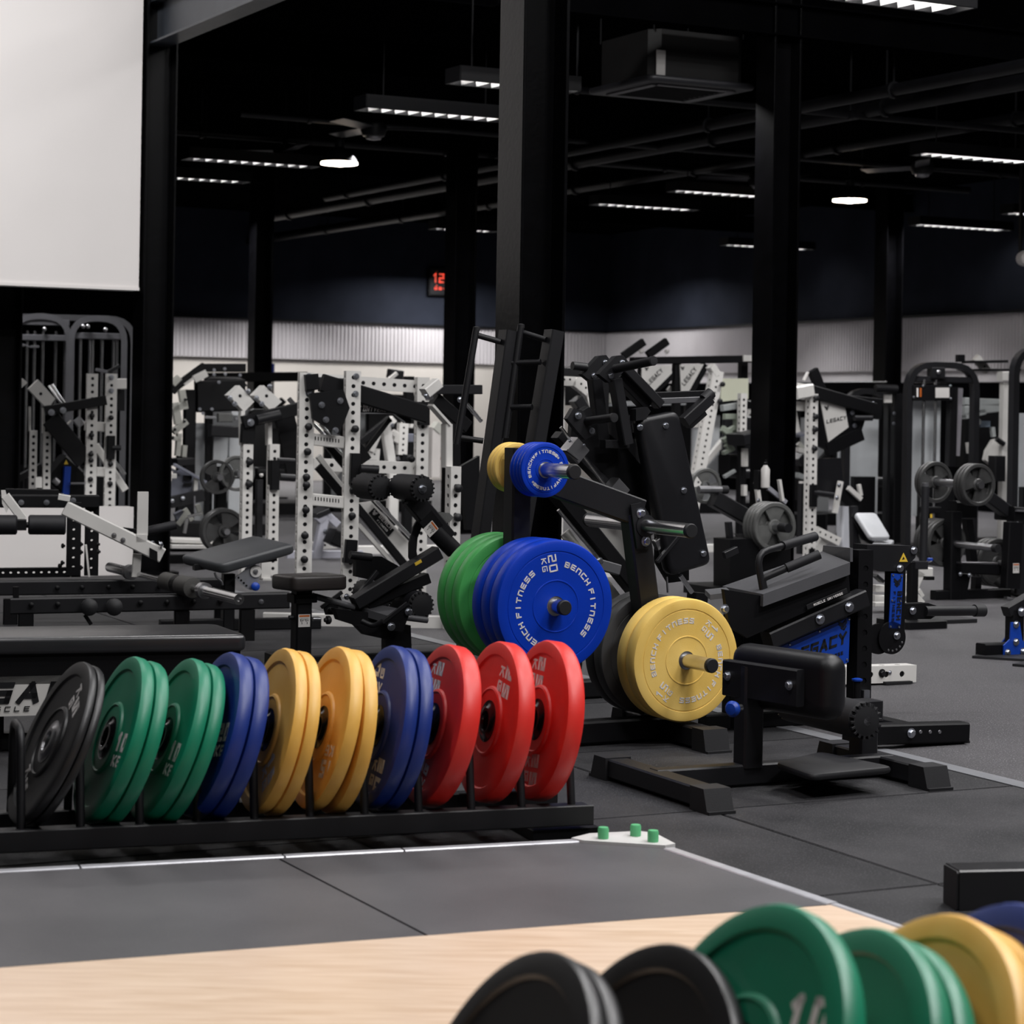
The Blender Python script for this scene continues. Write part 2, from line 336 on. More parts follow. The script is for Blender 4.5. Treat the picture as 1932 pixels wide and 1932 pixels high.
# back walls: corner far away, corrugated band between a pale lower wall and a dark upper wall
cor = pt(1145, 700, 36); cor.z = 0
wl = pt(325, 700, 32); wl.z = 0; wdL = (wl-cor).normalized(); wr = pt(1932, 700, 25.9); wr.z = 0; wdR = (wr-cor).normalized()
nL, nR = V((wdL.y, -wdL.x, 0)), V((-wdR.y, wdR.x, 0))
if nL.y > 0: nL = -nL
if nR.y > 0: nR = -nR
ZB0, ZB1 = 1.80, 2.37
def wallrun(side, o, d, n, L, zb=1.80, low=None, pitch=.065):
    def seg(name, z0, z1, th, m, parent=None):
        mb = MB(); mb.prism([o+EZ*z0+n*th, o+d*L+EZ*z0+n*th, o+d*L-n*.3+EZ*z0, o-n*.3+EZ*z0], (0, 0, z1-z0)); return part(name, mb, m, parent)
    w_ = seg('wall_'+side, ZB1-.02, 3.96, 0, WALLD); w_['kind'] = 'structure'
    seg('lower_panel', -.01, (zb if low is None else zb-.15)+.01, 0, low or LOWW, w_)
    if low: seg('ledge_strip', zb-.15, zb+.01, 0, BAND, w_)
    mb = MB(); rings = []; n_ = int(L/pitch); prof = []
    for i in range(n_):
        for t, h in ((0, .04), (.35, .04), (.5, .062), (.85, .062)): prof.append((pitch*(i+t), h))
    mb.loft([[o+d*s+n*h+EZ*z for s, h in prof] for z in (zb, ZB1)], caps=False, closed=False)
    part('corrugated_band', mb, BAND, w_, sharp=20)
    mb = MB(); mb.beam(o+n*.05+EZ*ZB1, o+d*L+n*.05+EZ*ZB1, .1, .03, n); part('capping', mb, BLK, w_)
    return w_
wallrun('left', cor, wdL, nL, 16); wallrun('right', cor, wdR, nR, 24, 1.69, CEILM)
# columns
def column(px, Y, w_=.22, z1=3.96, base=True):
    c = pt(px, 800, Y); c.z = 0
    mb = ibeam(c, c+EZ*z1, w_, w_, up=E1, t=.016)
    cnt[0] += 1; o = part('trim_%d' % cnt[0], mb, GLOSS); o['kind'] = 'structure'
    mb = MB(); mb.box(c+EZ*.01, w_*1.5, w_*1.5, .02, E1); part('base_plate', mb, GLOSS, o)
    return c
cL = column(286, 15.2); cC = column(997, 9.7, .225); cR = column(1459, 15.0, .22); column(864, 20.5); column(488, 25.5, .22); column(1672, 24, .22); column(6, 15.6, .2)
# bulkhead wall with an opening, left of the left column
bw0 = cL-E1*.13; bw1 = bw0-E1*7
def wallseg(name, p, q, z0, z1, th, m, parent=None, kind=None):
    mb = MB(); mb.prism([p+E2*-th/2+EZ*z0, q+E2*-th/2+EZ*z0, q+E2*th/2+EZ*z0, p+E2*th/2+EZ*z0], (0, 0, z1-z0)); o = part(name, mb, m, parent)
    if kind: o['kind'] = kind
    return o
bh = wallseg('wall_front', bw0, bw1, 1.945, 6.2, .14, WALLW, kind='structure')
wallseg('bulkhead_lip', bw0, bw1, 1.925, 1.945, .17, WALLW, bh)
wallseg('sill_wall', bw0-E1*.01, bw1, -.01, .46, .14, WALLW, bh)
wallseg('wall_partition', cL+E1*2.25+E2*7, cL-E1*7+E2*7, -.01, 3.96, .14, CEILM, kind='structure')
# ceiling steel: the slate-painted beam towards the camera, cross beams, pipes
zb = 3.6
mb = ibeam(cL+EZ*(zb+.15), cL-E2*11+EZ*(zb+.15), .16, .3, t=.016); trim(mb, mat('slate_beam_paint', (.045, .052, .064), .4, var=.2))
for px, py, l_ in ((330, 105, 1), (1070, 22, .5), (700, 330, 3), (1300, 430, 5)):
    p = onz(px, py, zb+.1); mb = ibeam(p-E1*l_+EZ*.1, p+E1*9+EZ*.1, .12, .22, t=.012); trim(mb, CEILM)
PIPEM = mat('dark_pipe_paint', (.006, .006, .0075), .45, spec=.3, var=.3, vscale=10)
def pipe_run(px, py, z, r, L0, L1, ax, hang=True):
    p = onz(px, py, z); mb = MB(); mb.tube(p+ax*L0, p+ax*L1, r, 12); o = trim(mb, PIPEM)
    k = L0+.6
    while k < L1 and hang:
        mb = MB(); mb.beam(p+ax*k+EZ*r, V((*(p+ax*k).xy, 3.95)), .012, .012); mb.lathe(p+ax*k-ax*.015, ax, [(r*1.35, 0), (r*1.35, .03)], 12); part('pipe_hanger', mb, PIPEM, o); k += 2.4
pipe_run(1500, 205, 3.45, .045, -9, 9, E2); pipe_run(1500, 232, 3.5, .06, -9, 12, E2); pipe_run(1250, 330, 3.55, .05, -6, 14, E2); pipe_run(640, 430, 3.5, .05, -5, 12, E2)
pipe_run(1600, 305, 3.5, .03, -6, 8, E1); pipe_run(500, 260, 3.55, .035, -6, 8, E1); pipe_run(1800, 235, 3.45, .025, -4, 6, E1)
# louvred strip lights
TUBE = mat('lit_fluorescent_tube', (1, 1, 1), .5, emit=(1, .97, .95), es=34)
LVR = mat('white_louvre', (.75, .75, .75), .35, var=.05)
def strip(px0, py0, px1, py1, label, z=3.3, w_=.22):
    p, q = onz(px0, py0, z), onz(px1, py1, z); d = (q-p); L = min(d.length, 2.6); d = E1 if d.dot(E1) > 0 else -E1
    side = E2; t = thing('strip_light', label, 'ceiling light', p+EZ*.0, 'louvred strip lights')
    mb = MB(); c = p+d*L/2
    mb.beam(p+EZ*.085, p+d*L+EZ*.085, w_, .02, side, .002)
    for k in (-1, 1): mb.beam(p+side*k*w_/2+EZ*.045, p+d*L+side*k*w_/2+EZ*.045, .012, .1, side, .002)
    for a in (0, L): mb.beam(p+d*a-side*w_/2+EZ*.045, p+d*a+side*w_/2+EZ*.045, .012, .1, d, .002)
    part('housing', mb, BLK, t)
    for k in (-1, 1):
        mb = MB(); mb.tube(p+d*.06+side*k*.05+EZ*.055, p+d*(L-.06)+side*k*.05+EZ*.055, .016, 10); part('tube', mb, TUBE, t)
    n = max(4, int(L/.105)); b0_ = None
    for i in range(1, n):
        if b0_ is None:
            mb = MB(); a = p+d*(L*i/n); mb.prism([a-side*w_*.47+EZ*-.002-d*.001, a+side*w_*.47+EZ*-.002-d*.001, a+side*w_*.47+EZ*.045-d*.008, a-side*w_*.47+EZ*.045-d*.008], d*.002); b0_ = part('louvre_blade', mb, LVR, t); x0 = b0_.location.copy()
        else:
            b = b0_.copy(); col.objects.link(b); b.parent = t; b.location = x0+d*(L*(i-1)/n)
    for a in (.15, .85):
        mb = MB(); mb.tube(p+d*L*a+EZ*.095, p+d*L*a+EZ*.66, .006, 6); part('hanger_rod', mb, BLK, t)
STR = [(680, 205, 945, 230, 'strip light just left of the central column top, the longer of two there'), (350, 299, 590, 317, 'long strip light beside the left bay lamp'),
 (300, 334, 468, 344, 'short strip light emerging from behind the left column'), (855, 154, 1082, 174, 'strip light crossing behind the top of the central column'),
 (1122, 385, 1312, 397, 'strip light under the other one, right of the central column, lower of the two'), (1268, 360, 1450, 374, 'strip light running into the left edge of the right column'),
 (1733, 290, 1960, 306, 'bright strip light cut by the right picture edge above the right bay lamp'), (1725, 424, 1892, 436, 'strip light low on the right, beyond the right bay lamp'),
 (1900, 402, 2060, 413, 'far strip light whose tip shows at the right edge'), (1366, 462, 1520, 472, 'far strip light crossing behind the right column'),
 (816, 431, 930, 438, 'farthest strip light, above the wall clock'), (1585, -8, 1842, 13, 'big close strip light at the very top right')]
for x0, y0, x1, y1, lab in STR: strip(x0, y0, x1, y1, lab, 3.3 if y0 > 0 else 3.2)
# round bay lamps
BULB = mat('warm_lamp_glow', (1, .9, .8), .5, emit=(1, .82, .66), es=22)
SHADE = mat('lamp_reflector', (.7, .68, .66), .3, .6, var=.1)
for px, py, wpx, lab in ((640, 309, 70, 'round warm bay lamp left of the central column'), (1603, 379, 64, 'round warm bay lamp right of the right column')):
    z = 3.2; c = onz(px, py, z); rr = wpx/2/FOC*c.y
    t = thing('bay_lamp', lab, 'ceiling lamp', c, 'round bay lamps')
    part('reflector', MB().lathe(c, EZ, [(rr, 0), (rr*.97, .03), (rr*.6, .10), (rr*.25, .14), (rr*.25, .2), (.02, .2)], 32), BLK2, t)
    part('bulb', MB().lathe(c, -EZ, [(rr*1.0, -.012), (rr*1.0, .006), (rr*.5, .014), (rr*.22, .022), (.004, .026)], 24), BULB, t)
    part('hanger_rod', MB().tube(c+EZ*.19, c+EZ*.76, .008, 6), BLK, t)
# ceiling cassette
ACM = mat('charcoal_casing', (.009, .0085, .0085), .6, bump=.3, bscale=120, var=.2); ACP = mat('dark_grille_panel', (.022, .022, .026), .45, var=.15)
ac = onz(1265, 182, 3.36); t = thing('cassette_air_conditioner', 'dark square ceiling cassette air conditioner with grille, right of central column', 'air conditioner', ac)
acw = .86
part('casing', MB().box(ac+EZ*.23, acw*.88, acw*.88, .32), ACM, t)
pn = MB()
for k, (ew, hh) in enumerate(((acw, .05),)): pn.rbox(ac+EZ*.05, acw, acw, .045, E1, E2, .05, .02)
pn = part('face_panel', pn, ACP, t)
fr = MB()
for s1, s2 in ((E1, E2), (E2, E1)):
    for k in (-1, 1): fr.beam(ac+EZ*.023-s1*acw*.36+s2*k*acw*.36, ac+EZ*.023+s1*acw*.36+s2*k*acw*.36, .06, .012, s2)
part('grille_frame', fr, mat('grey_grille_frame', (.1, .1, .105), .4, var=.1), t)
for i in range(9):
    s = -acw*.30+i*acw*.6/8; m_b = MB().beam(ac+EZ*.024-E1*acw*.31+E2*s, ac+EZ*.024+E1*acw*.31+E2*s, .012, .008, E2); part('grille_slat', m_b, BLK, t)
part('wiring_tag', MB().box(ac+EZ*.16-E2*(acw*.44+.006)-E1*acw*.37, .07, .008, .17, E1), STICK, t)
for a, b in ((-1, -1), (1, -1), (-1, 1), (1, 1)): part('hanger_rod', MB().tube(ac+E1*a*acw*.42+E2*b*acw*.42+EZ*.38, ac+E1*a*acw*.42+E2*b*acw*.42+EZ*.58, .006, 6), BLK, t)
# ceiling fans
FANM = mat('grey_fan_blade', (.05, .05, .055), .4, var=.1)
for px, py, rot, lab in ((705, 250, 5, 'dark three-bladed ceiling fan left of the central column'), (1740, 322, 20, 'dark ceiling fan under the bright strip light at right'), (538, 293, 50, 'small far ceiling fan beside the left bay lamp'), (1432, 345, 70, 'far ceiling fan near the right column')):
    z = 3.4; c = onz(px, py, z); t = thing('ceiling_fan', lab, 'ceiling fan', c, 'ceiling fans')
    part('motor', MB().lathe(c, EZ, [(.03, -.05), (.09, -.03), (.11, .02), (.1, .07), (.03, .1), (.02, .12)], 24), BLK2, t)
    part('rod', MB().tube(c+EZ*.1, c+EZ*.56, .012, 8), BLK, t)
    part('hub_cap', MB().lathe(c, -EZ, [(.07, .03), (.06, .055), (.01, .065)], 20), STL, t)
    for k in range(3):
        d = V((cos(R(rot+120*k)), sin(R(rot+120*k)), 0)); part('blade', MB().beam(c+d*.1+EZ*.03, c+d*.62+EZ*.03, .13, .006, V((-d.y, d.x, .18))), FANM, t)
def emblem_(c): return line_text(MB(), '~', c-EZ*.02, -wdL, EZ, .04, .04, 0, .007, .001)
# clock with red digits
wn = (nL).normalized(); ck = cL*0
u_c = Fr(cor, math.atan2(wdL.y, wdL.x)).A(833, 533, 0)+nL*.05; fx = -wdL
CLK = thing('digital_clock', 'black digital wall clock with glowing red digits beside the mid column', 'clock', u_c)
RED = mat('red_led', (1, .1, .05), .5, emit=(1, .12, .07), es=1.3)
part('case', MB().box(u_c, .54, .06, .42, fx, nL), BLK, CLK)
part('bezel', MB().box(u_c+nL*.034, .50, .01, .38, fx, nL), BLK2, CLK)
o_ = u_c+nL*.041
part('time_digits', line_text(MB(), '1200', o_-EZ*.01, fx, EZ, .14, .085, .024, .02, .002), RED, CLK)
part('date_digits', line_text(MB(), '00-00', o_-EZ*.12, fx, EZ, .04, .045, .03, .010, .002), RED, CLK)
part('seconds_dot', MB().box(o_-EZ*.055-fx*.14, .016, .004, .016, fx, nL), RED, CLK); part('maker_mark', emblem_(o_+EZ*.155-fx*.14), ORNG, CLK)
# white globe lamp at the far right edge
g = pt(1932, 488, 20); t = thing('wall_globe', 'white round wall fitting cut by the right edge', 'lamp', g)
part('globe', MB().lathe(g, -E2, [(.02, -.06), (.06, -.04), (.072, 0), (.06, .04), (.02, .066)], 20), WALLW, t)
part('stem', MB().beam(g+E2*.05, g+E2*.05+EZ*2.4, .03, .03), BLK, t)
# ------------------------------------------------------------------ lifting platform
WOOD = bpy.data.materials.new('birch_board'); WOOD.use_nodes = True
def wood(m):
    nt = m.node_tree; N, L = nt.nodes, nt.links; b = N['Principled BSDF']; tc = N.new('ShaderNodeTexCoord'); mp = N.new('ShaderNodeMapping')
    mp.inputs['Rotation'].default_value = (0, 0, -R(20)); mp.inputs['Scale'].default_value = (.9, 9, 1); L.new(tc.outputs['Object'], mp.inputs['Vector'])
    n = N.new('ShaderNodeTexNoise'); n.inputs['Scale'].default_value = 5; n.inputs['Detail'].default_value = 9; n.inputs['Distortion'].default_value = .6; L.new(mp.outputs[0], n.inputs['Vector'])
    n2 = N.new('ShaderNodeTexNoise'); n2.inputs['Scale'].default_value = 1.1; n2.inputs['Detail'].default_value = 3; L.new(tc.outputs['Object'], n2.inputs['Vector'])
    cr = N.new('ShaderNodeValToRGB'); cr.color_ramp.elements[0].position = .3; cr.color_ramp.elements[0].color = (.52, .34, .19, 1); cr.color_ramp.elements[1].position = .68; cr.color_ramp.elements[1].color = (.78, .60, .43, 1); L.new(n.outputs['Fac'], cr.inputs[0])
    mx = N.new('ShaderNodeMix'); mx.data_type = 'RGBA'; mx.inputs[7].default_value = (.80, .62, .50, 1); L.new(n2.outputs['Fac'], mx.inputs[0]); L.new(cr.outputs[0], mx.inputs[6]); L.new(mx.outputs[2], b.inputs['Base Color'])
    b.inputs['Roughness'].default_value = .36
wood(WOOD)
MATR = mat('platform_rubber', (.108, .104, .110), .5, bump=.3, bscale=260, c2=(.072, .070, .075), vscale=1.6, speck=((.18, .18, .18), 300, .35), spec=.5)
zp = .022
P = lambda x, y: onz(x, y, zp)
e0, eK = P(-500, 1670.7), P(1203, 1581.5); wd0, wdR_ = P(-500, 1862), P(1571, 1706)
cd = (P(1571, 1706)-eK).normalized(); ed = (e0-eK).normalized()
plat = thing('lifting_platform', 'low lifting platform of pale birch board and grey rubber mats with metal edging', 'platform', (eK+ed*.5)*1)
plat.location.z = 0
sm0, sm1 = P(520, 1617), P(806, 1765)
low = lambda p, z=0: V((p.x, p.y, z))
def mslab(name, poly, m): return slab(name, poly, .0, zp, m, plat)
k_ = .004
mslab('rubber_mat', [e0, low(sm0)+ed*k_, low(sm1)+ed*k_, wd0], MATR)
mslab('rubber_mat', [low(sm0)-ed*k_, eK, wdR_, low(sm1)-ed*k_], MATR)
far = cd*4.2; wdd = (wd0-wdR_).normalized()
s1, s2 = wdR_+wdd*2.62, wdR_+wdd*2.62+far
mslab('birch_board', [wdR_+cd*.006, s1+cd*.006-wdd*.0015, s2-wdd*.0015, wdR_+far], WOOD)
mslab('birch_board', [s1+cd*.006+wdd*.0015, wd0+cd*.006, wd0+far, s2+wdd*.0015], WOOD)
EDGE = mat('white_edging', (.62, .62, .66), .35, .3, bump=.15, bscale=90, var=.2, vscale=14)
def edging(p, q, w_): 
    d = (q-p).normalized(); mb = MB(); mb.beam(low(p, zp*.55), low(q, zp*.55), w_, zp*1.25, V((-d.y, d.x, 0)), .003); part('edge_strip', mb, EDGE, plat)
marks = [-500, 150, 535, 760, 1100]
for a, b in zip(marks, marks[1:]):
    pa, pb = P(a, 1644.5-.0525*a), P(b, 1644.5-.0525*b); d = (pb-pa).normalized(); edging(pa+d*.003, pb-d*.003, .034)
pa = P(1262, 1602); edging(pa, wdR_, .034); edging(wdR_+cd*.006, wdR_+far, .02)
cp = [low(P(*p), 0) for p in ((1078, 1586), (1112, 1577.5), (1206, 1573), (1236, 1577), (1274, 1597), (1255, 1600.5), (1100, 1591))]
mb = MB(); mb.prism(cp, (0, 0, zp+.008)); cpo = part('corner_plate', mb, mat('white_plastic', (.66, .65, .64), .45, bump=.2, bscale=60, var=.08), plat)
GCAP = mat('mint_rubber', srgb(96, 186, 128), .5, bump=.1, var=.12)
for px, py in ((1138, 1582), (1199, 1577), (1232, 1588)):
    c = onz(px, py, zp+.008); part('bumper_stud', MB().lathe(c, EZ, [(.0145, 0), (.015, .004), (.015, .026), (.013, .031), (.004, .032)], 24), GCAP, plat)
# ------------------------------------------------------------------ bumper plates
def colr(name, c, sp=.65, **k): return mat(name, c, .44, spec=sp, bump=.12, bscale=260, var=.1, vscale=9, **k)
PC = {'black': mat('black_plate_rubber', (.012, .012, .0135), .42, spec=.6, bump=.12, bscale=260, var=.15), 'green': colr('green_plate_rubber', srgb(0, 128, 94)), 'blue': colr('navy_plate_rubber', srgb(8, 44, 128)),
      'yellow': mat('yellow_plate_rubber', srgb(246, 196, 102), .46, spec=.65, bump=.12, bscale=260, c2=srgb(236, 178, 78), vscale=7), 'red': colr('red_plate_rubber', srgb(228, 42, 34)),
      'tblue': colr('royal_blue_rubber', srgb(0, 54, 178), .3), 'tgreen': colr('leaf_green_rubber', srgb(72, 166, 86), .4), 'tyellow': mat('mustard_rubber', srgb(238, 202, 114), .5, spec=.3, bump=.12, bscale=260, c2=srgb(230, 190, 96), vscale=7), 'tgrey': mat('grey_plate_rubber', (.05, .05, .052), .5, bump=.15, bscale=260, var=.15)}
HUBB = mat('dark_hub_steel', (.05, .05, .055), .18, .8, var=.3)
def plate(kind, T, Rr, text=None, tpos=(), style='dish', name='bumper_plate', hub=True, hubm=None, ar=None):
    """one bumper plate about its own centre, axis +Z, front face at +T/2"""
    t = thing(name, '-', 'weight plate'); h = T/2; e = min(.011, T*.28); mb = MB()
    if style == 'dish':
        half = [(Rr-e*1.4, h), (.835*Rr, h), (.815*Rr, h-.0055), (.44*Rr, h-.0065), (.425*Rr, h-.001), (.40*Rr, h+.001), (.385*Rr, h-.003), (.26*Rr, h-.004)]
    else:
        half = [(Rr-e*1.2, h), (.835*Rr, h), (.83*Rr, h-.002), (.815*Rr, h-.002), (.81*Rr, h-.0006), (.40*Rr, h-.0006), (.395*Rr, h+.0012), (.38*Rr, h+.0012), (.375*Rr, h-.0008), (.15*Rr, h-.0008)]
    rim = [(Rr-e*.4, h-e*.25), (Rr, h-e)]
    pr = half[::-1]+rim; pr = pr+[(r, -z) for r, z in pr[::-1]]
    mb.lathe(Z0, EZ, pr, 64, caps=False); part('rubber_disc', mb, PC[kind], t, local=True)
    hr = .26*Rr if style == 'dish' else .15*Rr
    mb = MB(); hb = .004 if style == 'dish' else .001
    pr = [(.0255, h-.002), (.028, h+hb), (hr*.62, h+hb), (hr*.75, h-.002), (hr, h-.0025)]; pr = pr+[(r, -z) for r, z in pr[::-1]]
    mb.lathe(Z0, EZ, pr+[pr[0]], 40, caps=False); part('steel_hub', mb, hubm or (HUBB if style == 'dish' else STL), t, local=True)
    zt = h-(.0062 if style == 'dish' else .0008)
    if text:
        for phi, psi in tpos:
            mb = MB(); c = V((cos(R(phi)), sin(R(phi)), 0))*Rr*(.62 if style == 'dish' else .65)+EZ*zt; up = V((cos(R(psi)), sin(R(psi)), 0)); rt = V((up.y, -up.x, 0)); k = Rr/.225
            k = k*(1.45 if style == 'dish' else .95); line_text(mb, text, c+up*.002*k, rt, up, .034*k, .026*k, .009*k, (0.0085 if style == 'dish' else .0052)*k, .0012); line_text(mb, 'KG', c-up*.026*k, rt, up, .021*k, .02*k, .008*k, (.0043 if style == 'dish' else .0034)*k, .0012); part('weight_number', mb, INKW, t, local=True)
    if ar:
        for word, a0, rad, hh in ar:
            mb = MB(); arc_text(mb, word, EZ*zt, V((1, 0, 0)), V((0, 1, 0)), rad*Rr, a0, hh*Rr, hh*Rr*.98, hh*Rr*.30, hh*Rr*.22); part('ring_lettering', mb, INKW, t, local=True)
    return t
def orient(c, n, spin=0):
    z = V(n).normalized(); x = V((-z.y, z.x, 0)).normalized(); y = z.cross(x)      # x to the viewer's right when n faces the viewer
    M = Matrix((x, y, z)).transposed().to_4x4()@Matrix.Rotation(R(spin), 4, 'Z'); M.translation = c; return M
def pose(cx, cy, tx, ty, ch):
    """normal of a disc seen as an ellipse: centre, top point, half chord at centre height"""
    p = V((tx-cx, -(ty-cy))); a2 = p.x*p.x+ch*ch; d2 = p.y*p.y; b_ = p.x*p.y
    th = .5*math.atan2(2*b_, d2-a2); tr, de = a2+d2, a2*d2-b_*b_; l1 = tr/2+math.sqrt(tr*tr/4-de); l2 = tr-l1
    rat = math.sqrt(l2/l1); mx_, my_ = -cos(th), sin(th); k = math.sqrt(1-rat*rat)
    u, v = uv(cx, cy); f = V((u/FOC, 1, -v/FOC)).normalized(); r = f.cross(EZ).normalized(); up = r.cross(f)
    return (r*mx_+up*my_)*k-f*rat, math.sqrt(l1)
# ---- the toast rack of plates in the middle
rl0, rl1 = V((-1.289, 5.68, 0)), V((.222, 6.19, 0)); rd = (rl1-rl0).normalized(); rp = V((-rd.y, rd.x, 0))
rf = Fr(rl1, math.atan2(rd.y, rd.x))
rack = thing('plate_rack', 'long black floor rack with hoop dividers holding a row of coloured plates', 'rack', rl1-rd*1.2+rp*.12)
GAP = .25
RMID = GAP/2
for b in (0, GAP):
    part('rail', MB().beam(rf.W(-2.6, b, .072), rf.W(.0, b, .072), .05, .05, EZ, .003), BLK2, rack)
part('rail_face', MB().beam(rf.W(-2.6, -.03, .070), rf.W(.012, -.03, .070), .012, .056, rf.e2, .003), BLK2, rack)
for a in (-.06, -1.9):
    part('foot', MB().beam(rf.W(a-.0, -.02, .016), rf.W(a, GAP+.05, .016), .2, .032, rf.e1, .003), BLK, rack)
hoops = [40, 152, 264, 373, 480, 585, 688, 790, 889, 984, 1078]
hx = [rf.loc(rf.A(px, 1535, 0)).x for px in hoops]; hx = [hx[0]-.15*3, hx[0]-.15*2, hx[0]-.155]+hx
for a in hx:
    part('hoop_divider', MB().pipe([rf.W(a, 0, .09), rf.W(a, .045, .345), rf.W(a, GAP-.045, .345), rf.W(a, GAP, .09)], .0115, 12, .05), BLK2, rack)
ED = [('black', 90, 1398, 151, 1239, 50, '5', .023), ('green', 200, 1391, 245, 1232, 47, '10', .040), ('green', 306, 1392, 354, 1232, 49, '10', .040), ('blue', 388, 1382, 427, 1221, 50, '20', .044), ('yellow', 501, 1376, 528, 1220, 47, '15', .037),
      ('yellow', 602, 1371, 630, 1217, 49, '15', .041), ('blue', 708, 1369, 731, 1215, 51, '20', .041), ('red', 812, 1365, 836, 1213.5, 55, '25', .058), ('red', 917, 1360, 933, 1209, 57, '25', .054), ('red', 1009, 1357, 1023, 1205.5, 60, '25', .054)]
TP = [[(62, -28), (242, -28)], [(-8, 95)], [(-18, 92)], [(-2, 100)], [(-50, 40)], [(-30, -85)], [(120, 180), (-60, 0)], [(115, 0), (-88, 170)], [(62, -5)], [(112, 0), (-86, 5)]]
RL = {'black': 'thin black bumper plate', 'green': 'green bumper plate', 'blue': 'navy bumper plate', 'yellow': 'yellow bumper plate', 'red': 'thick red bumper plate'}
WH = ['in the leftmost full slot of the middle rack', 'in the second slot, right of the black pair', 'in the third slot, left of the navy pair', 'in the fourth slot, between green and yellow pairs', 'in the fifth slot, right of the left navy pair', 'in the sixth slot, the scuffed splayed pair beside navy',
      'in the seventh slot, between yellow pair and red', 'leftmost of three reds, beside the right navy pair', 'middle one of the three reds', 'last one at the right end of the middle rack']
protos = {}
for i, (kd, cx, cy, tx, ty, ch, txt, T) in enumerate(ED):
    n, l1 = pose(cx, cy, tx, ty, ch); c = rf.A(cx, cy, RMID-.01); 
    pair = 1 if kd == 'red' else 2
    for j in range(pair):
        key = (kd, T, j, i)
        pl = plate(kd, T, .225, txt if j == 0 else None, TP[i], hubm=(STL if kd == 'black' else None))
        nn = n.copy()
        if i == 5 and j == 1: nn = (n+V((0, 0, -.06))+rd*-.0).normalized()
        cc = c-n*(T/2+j*(T+.0016)+(.007 if i == 5 and j == 1 else 0))
        pl.matrix_world = orient(cc, nn, 0)
        pl['label'] = RL[kd]+' '+WH[i]+('' if pair == 1 else (', front twin' if j == 0 else ', rear twin'))
        pl['group'] = 'plates in the middle floor rack'
# ---- plates in the near rack at the bottom edge
FG = [('black', 922, 2090, 1011, 1793, 160, '5', .030, 2, [(-22, 60)], 'black bumper plate at bottom left of the near row'), ('black', 1181, 2080, 1240, 1780, 186, '5', .028, 1, [], 'single black bumper plate leaning against the near green one'),
      ('green', 1376, 2007, 1447, 1700, 192, '10', .042, 1, [(32, 100)], 'big lettered green bumper plate standing tallest in the near row'), ('green', 1551, 2050, 1621, 1745, 182, '10', .040, 2, [], 'green bumper plate of the low pair in the near row'),
      ('yellow', 1702, 2020, 1768, 1718, 193, '15', .045, 2, [(12, 55)], 'chipped yellow bumper plate in the near row'), ('blue', 1828, 2000, 1892, 1697, 190, '20', .05, 1, [], 'navy bumper plate at the bottom right corner')]
fg_c = []
for kd, cx, cy, tx, ty, ch, txt, T, pair, tp, lab in FG:
    n, l1 = pose(cx, cy, tx, ty, ch); Y = .225*FOC/l1; c = pt(cx, cy, Y); fg_c.append((c, n))
    for j in range(pair):
        pl = plate(kd, T, .225, txt if j == 0 else None, tp); pl.matrix_world = orient(c-n*(T/2+j*(T+.0016)), n, 0)
        pl['label'] = lab+('' if pair == 1 else (', front twin' if j == 0 else ', rear twin')); pl['group'] = 'plates in the near rack'
c0_, c1_ = fg_c[0][0], fg_c[-1][0]; fd = (c1_-c0_); fd.z = 0; fd.normalize(); fp = V((-fd.y, fd.x, 0))
zmin = min(c.z for c, n in fg_c)-.225
nr = thing('plate_rack', 'near black floor rack under the bottom row of plates', 'rack', V((c0_.x, c0_.y, 0)))
for s in (-.13, .13):
    zr = max(.03, zmin+.028); a = V((c0_.x, c0_.y, zr))+fp*s-fd*.4; part('rail', MB().beam(a, a+fd*1.7, .04, .05, fp, .003), BLK2, nr)
for k in (0, 1.2): 
    a = V((c0_.x, c0_.y, .012))+fd*(k-.2); part('foot', MB().beam(a-fp*.2, a+fp*.2, .06, .024, fd, .003), BLK2, nr)
# ------------------------------------------------------------------ the plate tree
to = pt(972, 1200, 7.75); TF = Fr((to.x, to.y))
def bm(mb, f, p, q, w_, d, b=0., pb=None, side=None):
    return mb.beam(f.A(*p, b), f.A(*q, b if pb is None else pb), w_, d, side)
tree = thing('plate_tree', 'black steel plate tree with polished pegs holding coloured bumper plates', 'plate tree', to-EZ*to.z)
pL0 = TF.loc(TF.A(972, 845)); zt = pL0.z; 
part('post', MB().beam(TF.W(0, 0, .07), TF.W(0, 0, zt), .075, .075, E1), BLK2, tree)
ar = TF.loc(TF.A(1212, 965)); pr_ = TF.loc(TF.A(1200, 985)); pb_ = TF.loc(TF.A(1240, 1240))
part('sloping_arm', MB().beam(TF.W(.03, 0, TF.loc(TF.A(985, 890)).z), TF.A(1205, 968), .10, .06, E2.cross(TF.A(1205, 968)-TF.A(985, 890))), BLK2, tree)
part('rear_post', MB().beam(TF.A(1196, 968), TF.A(1243, 1345), .085, .07, E1), BLK2, tree)
bx = TF.loc(TF.A(1290, 1380)).x
part('base_beam', MB().beam(TF.W(-.22, 0, .047), TF.W(pb_.x+.12, 0, .047), .08, .08, E2), BLK, tree)
for a in (-.14, pb_.x+.05):
    part('foot', MB().beam(TF.W(a, -.30, .042), TF.W(a, .30, .042), .08, .07, E1, .006), BLK2, tree)
    for s in (-1, 1):
        mb = MB(); c = TF.W(a, s*.30, 0)
        mb.loft([[c+E1*x+E2*s*y+EZ*z for x, y in ((-.05, -.05*0-.06), (.05, -.06), (.05, e), (-.05, e))] for z, e in ((.0, .045), (.008, .045), (.0081, .03), (.08, .012))]); part('foot_cap', mb, RUB, tree)
